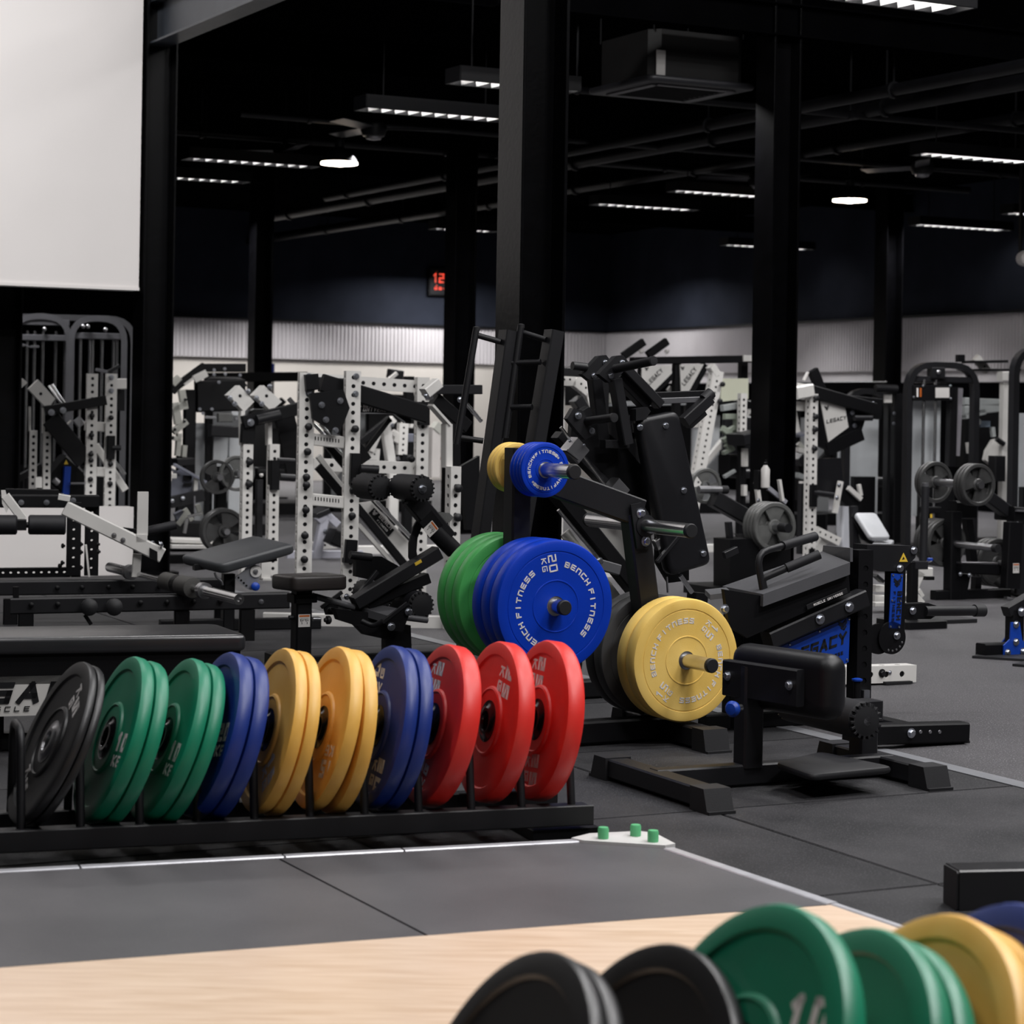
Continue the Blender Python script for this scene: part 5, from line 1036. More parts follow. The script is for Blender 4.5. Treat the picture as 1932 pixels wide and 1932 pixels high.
k = tower('cable_tower', 'grey cable crossover tower at the far left, beyond the wall opening', 20, 128, 597, 18.6, 10, rods=(48, 62, 78, 102, 120, 125), cross=(608, 637))
k.bar('pull_bar', (34, 652), (46, 652), 4, .02, -.06, m=STL); k.bar('pull_bar', (58, 654), (74, 654), 4, .02, -.06, m=STL); k.bar('pull_bar', (34, 646), (58, 655), 3, .02, -.06, m=GFR); k.bar('pulley_plate', (26, 606), (38, 614), 14, .03, -.06, m=STL); k.knob((84, 621), -.05, 4, None, STL, 'pulley')
k = tower('crossover_beam', 'long grey overhead tube frame of the far left cable station', -40, 250, 599, 19.2, 10, cross=())
# ------------------------------------------------------------------ machines right of the tree, middle and far
SHR = mat('grey_shroud', (.52, .54, .56), .45, bump=.08, bscale=200, var=.08)
k = K('plate_loaded_arm', 'dark plate-loaded arm machine carrying grey iron plates, before the right column', 'gym machine', 1440, 14.3, 26); f = k.f; P = k.P
k.bar('weight_arm', (1345, 940), (1432, 990), 30, .09, .12, m=BLK2)
lh = f.loc(P((1462, 994), -.15)); 
k.put('weight_horn', MB().tube(f.W(lh.x, -.30, lh.z), f.W(lh.x, .16, lh.z), .026, 16), STL); k.put('horn_stop', MB().tube(f.W(lh.x, -.31, lh.z), f.W(lh.x, -.22, lh.z), .03, 16), BLK2)
for i, nm in enumerate(('front', 'second', 'third', 'fourth')):
    iron_plate(.158, .034, IRON, '%s grey grip plate on the arm before the right column' % nm, 'grey plates on the plate-loaded arm', f.W(lh.x, -.14+.038*i, lh.z), -f.e2)
c1 = f.loc(P((1331, 917), .2)); iron_plate(.115, .03, IRON, 'grey grip plate half hidden by the tall back pad', 'grey plate beside the back pad', f.W(c1.x, .2, c1.z), -f.e2)
k.tube('weight_horn', (1318, 924), (1364, 924), 7.5, .1, m=STL); k.tube('horn_cap', (1360, 924), (1372, 924), 8, .1, m=RUB)
k.poly('base_box', [(1377, 1018), (1415, 1016), (1432, 1020), (1432, 1180), (1377, 1180)], .2, -.1, BLK); k.poly('base_box', [(1414, 1010), (1492, 1014), (1492, 1170), (1436, 1170), (1432, 1022)], .2, -.02, BLK); k.bolt((1486, 1016), -.03, 6)
k.bar('rim_guard', (1374, 985), (1378, 1030), 9, .05, .0, m=BLK2); k.put('floor_base', MB().box(f.W(.05, .1, .03), .9, .5, .06, f.e1), BLK)
for p, q, w, b in (((1427, 910), (1432, 948), 9, .4), ((1470, 905), (1476, 945), 6, .4)): k.bar('white_link', p, q, w, .03, b, m=WHT)
for y in (920, 944): k.bolt((1431, y), .38, 4)
k.bar('white_link', (1446, 918), (1482, 948), 9, .03, .45, m=mat('grey_lilac_paint', (.33, .33, .37), .4, var=.1))
bt = pt(1444, 900, 13.9); t = thing('chalk_dispenser', 'white upright bottle on the foot of the right column', 'bottle', bt)
part('bottle', MB().lathe(bt-EZ*.07, EZ, [(.02, 0), (.028, .005), (.028, .12), (.014, .14), (.012, .145)], 20), STICK, t); part('cap', MB().lathe(bt+EZ*.075, EZ, [(.013, 0), (.013, .015), (.006, .02), (.006, .035)], 16), BLK, t); part('holder', MB().box(bt-EZ*.02+E2*.05, .08, .05, .12, E1), BLK, t)
# white upright press with the kite-shaped sign
k = K('white_shoulder_press', 'white perforated upright machine with kite-shaped white sign, right of the right column', 'gym machine', 1530, 17.4, 27); f = k.f; P = k.P
u = k.post('upright', 1529, 743, 1060, .072, .072, 0, WHT, perf=True, floor=True)
for x, y in ((1537, 751), (1536, 786), (1535, 810), (1534, 846)): k.knob((x, y), -.037, 5.5, u, BLK2)
hb = k.bar('head_box', (1499, 742), (1530, 736), 24, .09, -.03, m=WHT); hp = k.poly('head_face', [(1505, 722), (1527, 726), (1530, 748), (1520, 755), (1500, 748)], .05, .04, WHT); k.bolt((1525, 729), .035, 3, hp)
k.bar('side_arm', (1496, 766), (1522, 767), 18, .05, .1, m=WHT); k.bar('white_web', (1496, 776), (1503, 816), 14, .03, .2, m=WHT)
k.bar('top_boom', (1528, 738), (1648, 772), 24, .08, .02, m=BLK); k.poly('kite_frame', [(1540, 748), (1600, 752), (1640, 770), (1622, 824), (1560, 848), (1542, 840)], .05, .04, BLK)
sg = k.poly('kite_sign', [(1548, 757), (1594, 766), (1601, 806), (1563, 834)], .008, .03, WHT, label='white kite-shaped sign'); p, q = P((1559, 797), .028), P((1596, 789), .028); xd = (q-p).normalized(); yd = (-f.e2).cross(xd)
k.put('sign_print', line_text(MB(), 'LEGACY', (p+q)/2-yd*.01, xd, yd, .03, .026, .007, .006, .001, .2), INK, sg); k.put('emblem', emblem(MB(), P((1560, 770), .028), xd, yd, .04), INK, sg)
k.bar('boom_end', (1590, 764), (1660, 772), 40, .06, .08, m=BLK); k.tube('handle', (1612, 789), (1645, 789), 5, -.02, m=BLK2); k.bolt((1608, 779), .03, 5); k.bolt((1612, 803), .03, 5); k.bolt((1647, 760), .05, 3)
k.bar('lower_boom', (1558, 848), (1624, 818), 26, .06, .06, m=BLK); k.poly('back_rest', [(1542, 866), (1586, 864), (1592, 916), (1576, 940), (1544, 936)], .08, .06, VINYL)
k.bar('clamp', (1531, 914), (1530, 956), 15, .09, -.02, m=BLK); k.tube('safety_peg', (1534, 929), (1572, 934), 5, -.05, m=BLK2)
k.pbar('low_brace', (1537, 1000), (1582, 1022), .065, .05, .05, m=WHT, pitch=.055, r=.01, faces=(0, 2)); k.bar('low_foot', (1540, 1040), (1556, 1016), 16, .05, .1, m=WHT)
k.bar('black_tube', (1513, 912), (1510, 1045), 12, .05, .1, m=BLK2); k.tube('tube_cap', (1513, 908), (1513, 914), 6, .1, m=STICK); k.bar('black_socket', (1530, 1035), (1530, 1046), 12, .05, -.03, m=BLK)
k.bar('boom_riser', (1533, 698), (1548, 735), 20, .05, .15, m=BLK); k.bar('riser_tip', (1524, 702), (1516, 718), 3, .03, .12, m=STICK)
k.bar('white_column', (1595, 955), (1592, 1060), 24, .09, .1, m=mat('cool_white_coat', (.5, .51, .55), .42, var=.08)); lb = k.bar('link_bar', (1586, 908), (1575, 968), 10, .03, .0, m=WHT)
for x, y in ((1583, 915), (1579, 939)): k.bolt((x, y), -.02, 4, lb)
k.bar('link_bar', (1600, 920), (1624, 942), 9, .03, .05, m=WHT); k.bar('link_bar', (1620, 914), (1624, 935), 7, .03, .1, m=WHT); k.poly('link_web', [(1588, 916), (1602, 918), (1626, 944), (1624, 962), (1606, 962), (1588, 945)], .05, .08, BLK)
# padded seat beside it
k = K('padded_seat', 'grey-white padded seat with tilted back, right of the white upright machine', 'bench', 1650, 16.6, 20); f = k.f; P = k.P
WP = mat('pale_vinyl', (.45, .46, .48), .35, bump=.1, bscale=600, var=.08); nn = (-f.e2*.75+EZ*.66).normalized()
k.put('back_pad', quadpad(P((1613, 966), 0), P((1653, 966), .03), P((1682, 1014), -.18), P((1644, 1014), -.2), .05, .015, 3, dirn=nn), WP); k.poly('pad_shell', [(1612, 968), (1644, 1016), (1646, 1028), (1628, 1018), (1609, 975)], .03, .03, BLK)
k.put('seat_pad', quadpad(P((1645, 1026), -.2), P((1680, 1027), -.2), P((1688, 1018), .0), P((1652, 1017), .0), .05, .012), WP)
k.bar('seat_frame', (1610, 955), (1612, 1060), 13, .06, .1, m=BLK2); k.bar('white_support', (1628, 1006), (1644, 1058), 14, .05, .08, m=WHT); k.put('base_beam', MB().beam(f.W(-.25, 0, .03), f.W(.3, 0, .03), .06, .06, EZ), BLK); k.bar('seat_post', (1668, 1028), (1668, 1080), 14, .06, -.05, m=BLK)
# cable machines on the right
k = tower('cable_tower', 'black arched cable tower with grey shroud and placard, far right of the right column', 1712, 1838, 689, 18.6, 16, m=BLK2, rods=(1740, 1762), cross=(716,), shroud=(1722, 1786, 755, 975, SHR), rb=-.02); P = k.P; f = k.f
pc = k.bar('placard', (1722, 741), (1796, 741), 30, .02, -.06, m=BLK); k.bar('placard_card', (1765, 741), (1791, 741), 19, .004, -.075, m=STICK, par=pc); k.bar('placard_figure', (1731, 732), (1731, 749), 3, .004, -.075, m=INKW, par=pc); k.bar('placard_figure', (1737, 732), (1737, 749), 3, .004, -.075, m=ORNG, par=pc)
for x, y in ((1742, 728), (1793, 728), (1724, 749), (1794, 752)): k.bolt((x, y), -.07, 2.5, pc)
k.bar('pulley_block', (1754, 704), (1778, 704), 22, .1, -.02, m=BLK2); k.knob((1769, 702), -.08, 4, None, STL, 'pulley'); k.bar('top_bracket', (1805, 676), (1818, 676), 14, .05, 0, m=BLK)
k.bar('inner_post', (1797, 730), (1793, 880), 16, .08, .0, m=BLK); k.bar('white_strip', (1809, 732), (1803, 860), 13, .05, .08, m=mat('lilac_white', (.42, .40, .44), .4, var=.08)); k.bar('stack_cap', (1735, 962), (1770, 962), 12, .1, -.08, m=BLK); k.bar('stack_label', (1757, 970), (1757, 980), 4, .004, -.14, m=YLW)
k = tower('cable_tower', 'shorter dark arched tower with wide grey shroud, behind the kite sign', 1596, 1676, 738, 19.8, 16, m=BLK2, shroud=(1592, 1668, 776, 1040, SHR)); k.tube('arch_end', (1652, 732), (1692, 734), 8, -.3, m=BLK2)
k.bar('second_post', (1694, 742), (1690, 1050), 20, .09, -.2, m=BLK); k.bar('white_card', (1668, 752), (1682, 752), 16, .02, -.25, m=STICK); k.bolt((1687, 780), -.3, 3); k.bolt((1686, 799), -.3, 3); k.bar('low_shroud', (1686, 965), (1684, 1020), 14, .03, .1, m=WHT)
k = tower('cable_tower', 'dark tower post cut by the right picture edge', 1912, 2010, 660, 17.8, 16, m=BLK2, shroud=(1925, 1990, 780, 1000, SHR))
# pale rowing style rack behind the black tower
k = K('white_pulldown_rack', 'white upright rack with pale tubes between black tower and right edge', 'gym machine', 1880, 19.5, 22); f = k.f; P = k.P
k.post('upright', 1894, 722, 1000, .075, .07, 0, WHT, floor=True); k.bar('head_block', (1886, 710), (1906, 710), 18, .09, -.02, m=WHT); k.post('upright', 1910, 756, 1000, .06, .06, .1, WHT, perf=True, floor=True); k.pipe('hook', [(1903, 755, .05), (1908, 742, .05), (1915, 748, .05)], 3.5, None, WHT)
k.pbar('tilted_post', (1840, 674), (1862, 700), .07, .05, .3, m=WHT, pitch=.06, r=.012); k.bar('tray', (1850, 698), (1908, 698), 4, .3, .15, m=BLK); k.bar('tray', (1826, 683), (1890, 682), 5, .2, .25, m=BLK)
FAB = mat('pale_cloth', (.36, .38, .38), .8, var=.12)
for p, q, w in (((1816, 757), (1886, 760), 14), ((1816, 775), (1884, 768), 18), ((1818, 785), (1855, 776), 12)): k.bar('pale_tube', p, q, w, .08, .1, m=FAB)
for p, q, w, m_ in (((1840, 788), (1848, 800), 10, FAB), ((1848, 800), (1866, 800), 12, mat('slate_blue_part', (.14, .18, .23), .5, var=.2)), ((1872, 806), (1874, 824), 8, FAB), ((1826, 835), (1828, 855), 6, WHT)): k.bar('small_link', p, q, w, .04, .15, m=m_)
k.poly('dark_body', [(1822, 790), (1884, 770), (1884, 880), (1818, 882)], .15, .4, BLK); k.poly('white_body', [(1876, 830), (1896, 824), (1898, 900), (1860, 868), (1864, 850)], .06, .1, WHT); k.bar('pad', (1881, 860), (1880, 908), 24, .12, -.1, m=VINYL); k.tube('grip', (1880, 828), (1894, 838), 5, -.05, m=BLK2); k.put('base', MB().box(f.W(.0, .1, .04), .6, .4, .08, f.e1), BLK)
# plate storage stand with iron plates at right
k = K('iron_plate_stand', 'black stand with pegs holding dark iron grip plates at far right', 'plate stand', 1800, 14.2, 27); f = k.f; P = k.P
k.post('stand_post', 1797, 965, 1135, .085, .085, 0, BLK, floor=True); k.bar('leaning_post', (1822, 955), (1836, 1075), 16, .06, .2, m=BLK); k.bar('post_cap', (1796, 962), (1834, 962), 34, .1, .05, m=BLK)
l1 = f.loc(P((1833, 914), -.1)); k.put('weight_horn', MB().tube(f.W(l1.x, -.2, l1.z), f.W(l1.x, .38, l1.z), .024, 14), STL)
for i, nm in enumerate(('front', 'second', 'third')): iron_plate(.135, .03, IRON2, '%s dark grip plate of the high cluster on the right stand' % nm, 'dark plates high on the stand', f.W(l1.x, -.16+.034*i, l1.z), -f.e2)
for i, nm in enumerate(('first', 'second')): iron_plate(.135, .03, IRON2, '%s dark grip plate on the far side of the high peg' % nm, 'dark plates high on the stand', f.W(l1.x, .27+.034*i, l1.z), -f.e2)
l2 = f.loc(P((1797, 1026), 0)); k.put('weight_horn', MB().tube(f.W(l2.x, -.42, l2.z), f.W(l2.x, .30, l2.z), .022, 14), STL); k.put('horn_cap', MB().tube(f.W(l2.x, -.45, l2.z), f.W(l2.x, -.41, l2.z), .026, 14), RUB)
for i in range(4): iron_plate(.155, .034, IRON2, '%s dark iron plate behind the stand post on the low peg' % ('first', 'second', 'third', 'fourth')[i], 'dark plates low on the stand', f.W(l2.x, .07+.04*i, l2.z), -f.e2)
k.bar('arm', (1852, 930), (1908, 972), 24, .08, .1, m=BLK2); k.bar('bench_rail', (1895, 968), (1980, 974), 28, .2, .1, m=BLK); k.bar('rail_top', (1900, 962), (1980, 966), 4, .2, .08, m=DECK); k.bar('low_rail', (1806, 1070), (1880, 1074), 22, .09, -.05, m=BLK); k.bar('rail_top', (1806, 1061), (1880, 1063), 3, .09, -.05, m=STL)
for x, y in ((1812, 1083), (1829, 1085)): k.bolt((x, y), -.1, 4)
k.poly('raked_foot', [(1806, 1082), (1832, 1084), (1820, 1140), (1804, 1140)], .05, -.04, BLK); k.bar('thin_leg', (1842, 1088), (1840, 1145), 14, .06, .1, m=BLK2); k.put('foot_beam', MB().beam(f.W(-.15, 0, .03), f.W(.45, 0, .03), .06, .06, EZ), BLK)
l3 = f.loc(P((1870, 1062), .2))
for i in range(3): iron_plate(.16, .034, IRON2, '%s dark iron plate on the low rail near the right edge' % ('first', 'second', 'third')[i], 'dark plates near the right edge', f.W(l3.x+.05, .2+.042*i, l3.z), -f.e2)
k.put('weight_horn', MB().tube(f.W(l3.x+.05, .1, l3.z), f.W(l3.x+.05, .42, l3.z), .022, 14), STL)
k.bar('raked_post', (1912, 985), (1906, 1110), 34, .07, -.15, m=BLK); sp = k.bar('side_panel', (1930, 990), (1925, 1120), 24, .03, -.12, m=BLK2); k.sticker(P((1917, 1072), -.19), f.e1, EZ, .05, .062, sp); k.knob((1885, 1062), -.08, 6)
k.pipe('tread_curve', [(1880, 1095, .1), (1900, 1112, .05), (1935, 1122, .0)], 9, None, IRON2); k.bar('top_handle', (1897, 1128), (1960, 1142), 5, .03, -.2, m=STL)
# black upright roller post before it
k = K('foam_post', 'black foam-sleeved upright post beside the warning triangle', 'gym machine', 1745, 12.4, 27); f = k.f; P = k.P
k.tube('foam_sleeve', (1746, 918), (1741, 1068), 7.5, 0, m=FOAM); k.tube('sleeve_top', (1746, 911), (1746, 919), 6.5, 0, m=DECK); k.bar('elbow', (1722, 1066), (1746, 1066), 16, .05, 0, m=FOAM); wl_ = P((1722, 1060)); k.put('stem', MB().beam(V((*wl_.xy, 0)), wl_, .05, .05), BLK); k.put('base', MB().box(V((*wl_.xy, .02)), .3, .3, .04, f.e1), BLK)
# white angled foot under it
k = K('white_frame_foot', 'white angled steel frame on the floor behind the blue label panel', 'steel base', 1700, 12.9, 27); f = k.f; P = k.P
k.bar('white_leg', (1708, 1128), (1730, 1078), 24, .08, 0, m=WHT); k.bar('white_leg', (1722, 1080), (1752, 1080), 20, .08, 0, m=WHT); k.bar('white_leg', (1700, 1085), (1708, 1130), 20, .08, .05, m=WHT); k.bar('white_leg', (1716, 1118), (1734, 1138), 12, .08, -.05, m=WHT); k.bar('black_tab', (1738, 1090), (1754, 1090), 7, .09, -.02, m=BLK); k.bar('white_block', (1728, 1112), (1736, 1125), 9, .06, .25, m=WHT)
k.bar('floor_plate', (1700, 1172), (1762, 1175), 8, .2, -.2, m=WHT); k.put('floor_pad', MB().beam(f.W(-.1, -.3, .012), f.W(.25, -.3, .012), .2, .022, f.e2), RUB); k.bar('cross_tube', (1755, 1056), (1746, 1060), 6, .03, 0, m=STICK); k.bar('blue_tip', (1752, 1056), (1757, 1055), 5, .03, -.03, m=BLUE)
k.bar('white_panel', (1648, 1110), (1664, 1110), 14, .05, .4, m=WHT); k.bar('white_panel', (1646, 1130), (1664, 1130), 16, .05, .4, m=WHT); k.bar('floor_link', (1646, 1140), (1716, 1140), 8, .06, .3, m=WHT); k.bar('black_link', (1650, 1085), (1664, 1097), 6, .05, .35, m=BLK2)
# signed double beam rack behind the hack squat
k = K('signed_beam_rack', 'long black overhead beam rack with two white diamond signs, behind the hack squat', 'gym machine', 1300, 19.2, 22); f = k.f; P = k.P
k.bar('top_beam', (1192, 681), (1432, 677), 14, .1, 0, m=BLK); k.bar('beam_end_sign', (1402, 676), (1418, 676), 12, .02, -.06, m=WHT)
for x in (1210, 1275): k.post('upright', x, 684, 900, .065, .065, 0, BLK, floor=True)
k.post('upright', 1400, 684, 900, .07, .07, .2, BLK, floor=True)
for pts, p, q, e in (([(1211, 690), (1266, 689), (1268, 704), (1232, 740), (1211, 730)], (1222, 726), (1250, 698), (1220, 696)), ([(1283, 688), (1328, 687), (1298, 742), (1285, 742)], (1288, 728), (1314, 694), (1288, 695))):
    sg = k.poly('diamond_sign', pts, .01, -.055, WHT, label='white printed sign'); p, q = P(p, -.057), P(q, -.057); xd = (q-p).normalized(); yd = (-f.e2).cross(xd)
    k.put('sign_print', line_text(MB(), 'LEGACY', (p+q)/2-yd*.015, xd, yd, .04, .026, .006, .007, .001), INK, sg); k.put('emblem', emblem(MB(), P(e, -.057), f.e1, EZ, .035), INK, sg)
for p, q in (((1228, 742), (1275, 700)), ((1298, 745), (1330, 688)), ((1176, 672), (1214, 645)), ((1222, 670), (1258, 644))): k.bar('brace', p, q, 14, .06, .02, m=BLK)
for x, y in ((1210, 668), (1258, 668)): k.knob((x, y), 0, 5, None, STICK, 'white_knob', EZ)
k.bar('inner_brace', (1262, 740), (1268, 732), 14, .02, .1, m=WHT)
k = K('leaning_white_rack', 'white perforated upright leaning left, between the back pad and right column', 'gym machine', 1330, 18.4, 24); f = k.f; P = k.P
k.pbar('leaning_upright', (1352, 700), (1300, 985), .10, .075, 0, m=WHT, pitch=.05, r=.011); k.bar('upright_head', (1340, 690), (1352, 708), 14, .08, 0, m=WHT); k.pbar('cross_beam', (1308, 798), (1340, 802), .07, .06, .1, m=WHT, pitch=.05, r=.01); k.pbar('cross_beam', (1312, 862), (1330, 864), .08, .06, .1, m=WHT, pitch=.05, r=.01)
for x, y in ((1361, 725), (1356, 757)): k.knob((x, y), -.04, 5, None, BLK2)
k.put('base_beam', MB().beam(f.W(-.3, 0, .03), f.W(.3, 0, .03), .07, .06, EZ), WHT); k.bar('low_post', (1300, 980), (1296, 1066), 20, .075, 0, m=WHT)
k.poly('cream_board', [(1362, 714), (1412, 714), (1412, 752), (1360, 758)], .02, .5, mat('cream_board', (.62, .63, .50), .6, var=.05)); k.post('rack_post', 1400, 742, 822, .06, .06, .3, WHT, perf=True, floor=False); k.bar('rack_post_low', (1398, 822), (1396, 1030), 10, .05, .3, m=BLK)
PALEG = mat('sage_grey_part', (.30, .34, .28), .55, var=.15)
for p, q, w in (((1366, 786), (1390, 786), 11), ((1362, 808), (1378, 820), 12), ((1374, 812), (1386, 806), 8), ((1364, 832), (1382, 818), 9), ((1370, 838), (1378, 846), 11), ((1364, 855), (1384, 846), 7), ((1388, 790), (1389, 828), 7)): k.bar('small_fitting', p, q, w, .05, .4, m=PALEG)
k.bar('grey_bar', (1362, 770), (1394, 765), 12, .06, .4, m=FAB); k.bar('dark_bench', (1388, 830), (1420, 822), 22, .3, .2, m=VINYL); k.bar('dark_block', (1366, 876), (1390, 876), 40, .2, .5, m=BLK); k.bar('fitting_leg', (1405, 846), (1405, 880), 10, .05, .25, m=WHT); k.bar('fitting_leg', (1404, 915), (1404, 935), 8, .05, .25, m=WHT); k.bar('sloping_tube', (1366, 900), (1386, 888), 6, .04, .3, m=FAB)
# ------------------------------------------------------------------ machines between the left column and the white racks
k = K('shroud_row_machine', 'dark far machine with grey shrouds and a padded arm, just right of the left column', 'gym machine', 420, 19.6, 20); f = k.f; P = k.P
k.bar('grey_shroud', (378, 798), (372, 1000), 20, .03, .2, m=SHR); k.bar('grey_shroud', (416, 815), (412, 1000), 28, .03, .2, m=SHR); k.bar('grey_shroud', (443, 822), (440, 1000), 22, .03, .2, m=SHR); k.bar('shroud_post', (392, 790), (390, 1000), 9, .06, .12, m=BLK)
k.post('dark_post', 356, 735, 1010, .10, .1, .1, BLK, floor=True); k.bar('dark_head', (370, 748), (460, 745), 60, .15, .1, m=BLK); k.bar('boom', (325, 735), (386, 690), 14, .08, 0, m=BLK); k.bar('boom', (384, 694), (462, 694), 16, .1, .2, m=BLK); k.pipe('round_frame', [(384, 730, .1), (392, 714, .1), (455, 716, .1), (462, 730, .1)], 5, None, BLK2)
k.bar('sign_bar', (366, 716), (390, 704), 14, .04, -.06, m=WHT); k.bar('white_brace', (348, 726), (372, 708), 4, .03, -.06, m=WHT); k.bar('arm_pad', (396, 812), (458, 816), 22, .15, -.1, m=VINYL); k.bar('arm_block', (411, 788), (437, 788), 17, .08, -.12, m=IRON); k.bar('arm_block', (436, 780), (458, 782), 8, .06, -.12, m=SHR); k.bar('chrome_bar', (386, 787), (406, 788), 5, .03, -.1, m=STL); k.bar('chrome_bar', (443, 790), (456, 790), 5, .03, -.13, m=STL)
for x, y in ((404, 698), (404, 707), (424, 696), (425, 706), (453, 708), (377, 772), (383, 780), (400, 772), (413, 721)): k.bolt((x, y), -.08, 3)
k.put('base', MB().box(f.W(0, .15, .05), 1., .5, .1, f.e1), BLK)
k = K('white_far_rack', 'white bolted rack parts glimpsed right beside the left column', 'gym machine', 336, 19.0, 24); f = k.f; P = k.P
PALE = mat('grey_white_coat', (.46, .46, .42), .45, var=.1)
for p, q, w in (((325, 725), (338, 712), 12), ((342, 736), (348, 772), 13), ((326, 775), (350, 760), 13), ((330, 760), (336, 800), 14), ((326, 815), (352, 795), 12), ((338, 818), (334, 860), 9), ((348, 840), (346, 862), 9), ((326, 826), (340, 830), 8)): k.bar('white_link', p, q, w, .06, 0, m=PALE)
for x, y in ((349, 754), (329, 810), (347, 795), (325, 826)): k.knob((x, y), -.04, 3, None, BLK2)
k.bar('dark_seat', (326, 872), (358, 870), 14, .3, .0, m=VINYL); k.bar('dark_link', (326, 740), (336, 730), 10, .05, .05, m=BLK); k.put('base_beam', MB().beam(f.W(-.3, 0, .03), f.W(.3, 0, .03), .07, .06, EZ), BLK); k.post('stub', 340, 860, 1000, .07, .07, .1, BLK, floor=True)
# plate horn stand left of the white uprights
k = K('plate_horn_stand', 'dark stand with grey iron plates beside the left white upright', 'plate stand', 415, 16.2, 22); f = k.f; P = k.P
def onhorn(px, py, b, Rr, T, n, lab, grp, mm=IRON2, step=.04):
    l = f.loc(P((px, py), b)); k.put('weight_horn', MB().tube(f.W(l.x, b-.1, l.z), f.W(l.x, b+step*n+.05, l.z), .022, 14), STL)
    for i in range(n): iron_plate(Rr, T, mm, lab[i], grp, f.W(l.x, b+step*i, l.z), -f.e2)
k.post('stand_post', 415, 880, 1060, .08, .08, .06, BLK, floor=True); G_ = 'iron plates on the left horn stand'
onhorn(409, 900, -.12, .125, .04, 1, ['dark iron plate with oval windows, upper left on the horn stand'], G_); onhorn(447, 893, -.12, .13, .04, 1, ['greyer iron plate half behind the left white upright'], G_, IRON)
onhorn(422, 1002, -.2, .165, .05, 2, ['large dark iron plate low on the stand, above the charcoal bench', 'second large dark plate low behind it'], G_, IRON2, .055)
k.bar('pin', (354, 975), (380, 968), 5, .02, -.2, m=CHR); k.bar('pin', (348, 1006), (353, 978), 6, .02, -.2, m=CHR); k.bar('white_link', (336, 990), (352, 968), 9, .03, -.1, m=PALE); k.bar('white_link', (348, 960), (362, 982), 9, .03, -.05, m=PALE); k.bar('white_link', (372, 952), (379, 972), 9, .03, .1, m=PALE); k.put('base_beam', MB().beam(f.W(-.35, .1, .03), f.W(.35, .1, .03), .07, .06, EZ), BLK)
k.post('second_post', 488, 905, 1040, .05, .05, .3, BLK2, floor=True); k.knob((493, 900), .3, 4, None, STICK, 'white_knob', EZ)
k = K('sled_press', 'bluish-grey leg press sled with sloping rails beyond the left column', 'gym machine', 350, 17.8, 22); f = k.f; P = k.P
SLED = mat('blue_grey_panel', (.20, .21, .26), .4, var=.15)
k.bar('sloping_rail', (328, 876), (388, 910), 5, .06, 0, m=SLED); k.bar('sloping_rail', (320, 884), (340, 894), 4, .06, .05, m=SLED); k.poly('side_panel', [(326, 892), (345, 884), (376, 908), (378, 930), (322, 940)], .02, .06, SLED); k.bar('window', (346, 902), (362, 902), 10, .01, .03, m=BLK); k.bar('window', (346, 914), (362, 914), 6, .01, .03, m=BLK); k.bar('white_post', (370, 902), (368, 926), 8, .04, .02, m=WHT); k.bar('white_roll', (320, 898), (332, 898), 9, .06, -.02, m=WHT)
k.bar('dark_rail', (320, 948), (384, 934), 22, .06, -.02, m=BLK2); k.bolt((325, 945), -.07, 4); k.bolt((345, 940), -.07, 4); k.bar('hanging_pin', (367, 936), (367, 965), 3, .012, -.1, m=STL); k.bar('floor_tray', (316, 1018), (436, 1022), 7, .3, -.2, m=WHT); k.bar('floor_tray', (316, 1029), (400, 1030), 7, .3, -.25, m=WHT); k.bar('grey_body', (330, 975), (345, 968), 14, .05, .2, m=SLED)
k.put('base', MB().box(f.W(.0, .2, .1), .9, .4, .2, f.e1), BLK); k.bar('blue_link', (320, 1062), (374, 1080), 12, .1, -.5, m=SLED); k.bar('blue_link', (340, 1084), (400, 1092), 6, .1, -.5, m=SLED)
# behind the white lever rack: white bent frames
k = K('white_bent_frame', 'white bent machine frame seen through the centre-left rack, beyond its cross beams', 'gym machine', 740, 17.6, 22); f = k.f; P = k.P
k.bar('bent_arm', (726, 806), (742, 790), 14, .08, 0, m=WHT); k.bar('bent_arm', (727, 806), (740, 890), 17, .08, 0, m=WHT); k.pbar('perforated_post', (760, 798), (757, 858), .075, .07, .1, m=WHT, pitch=.045, r=.01); k.bar('cross_link', (740, 815), (756, 828), 12, .05, .1, m=WHT); k.bar('cross_link', (742, 828), (755, 836), 8, .05, .1, m=WHT); k.bar('white_tab', (772, 803), (778, 804), 8, .05, .2, m=WHT); k.bar('white_tab', (768, 826), (778, 826), 16, .05, .2, m=SLED)
k.bar('angled_plate', (714, 820), (700, 852), 9, .05, -.05, m=WHT); k.pbar('angled_plate', (706, 846), (704, 868), .085, .05, -.02, m=WHT, pitch=.045, r=.008); k.bar('wide_post', (820, 806), (818, 900), 18, .12, .15, m=mat('rose_white_coat', (.56, .53, .51), .45, var=.06)); k.bar('wide_post_head', (818, 802), (829, 812), 18, .12, .14, m=PALE); k.bolt((740, 802), -.05, 4); k.bolt((834, 803), .1, 4)
k.bar('dark_block', (756, 865), (775, 868), 18, .1, .1, m=BLK); k.knob((772, 864), 0, 6, None, RUB); k.bar('orange_tip', (833, 862), (834, 868), 4, .02, .2, m=ORNG); k.bar('clip', (750, 862), (752, 868), 5, .03, -.05, m=STL); k.put('base_beam', MB().beam(f.W(-.3, 0, .03), f.W(.4, 0, .03), .07, .06, EZ), WHT); k.post('low_post', 740, 890, 1060, .08, .08, .0, WHT, floor=True)
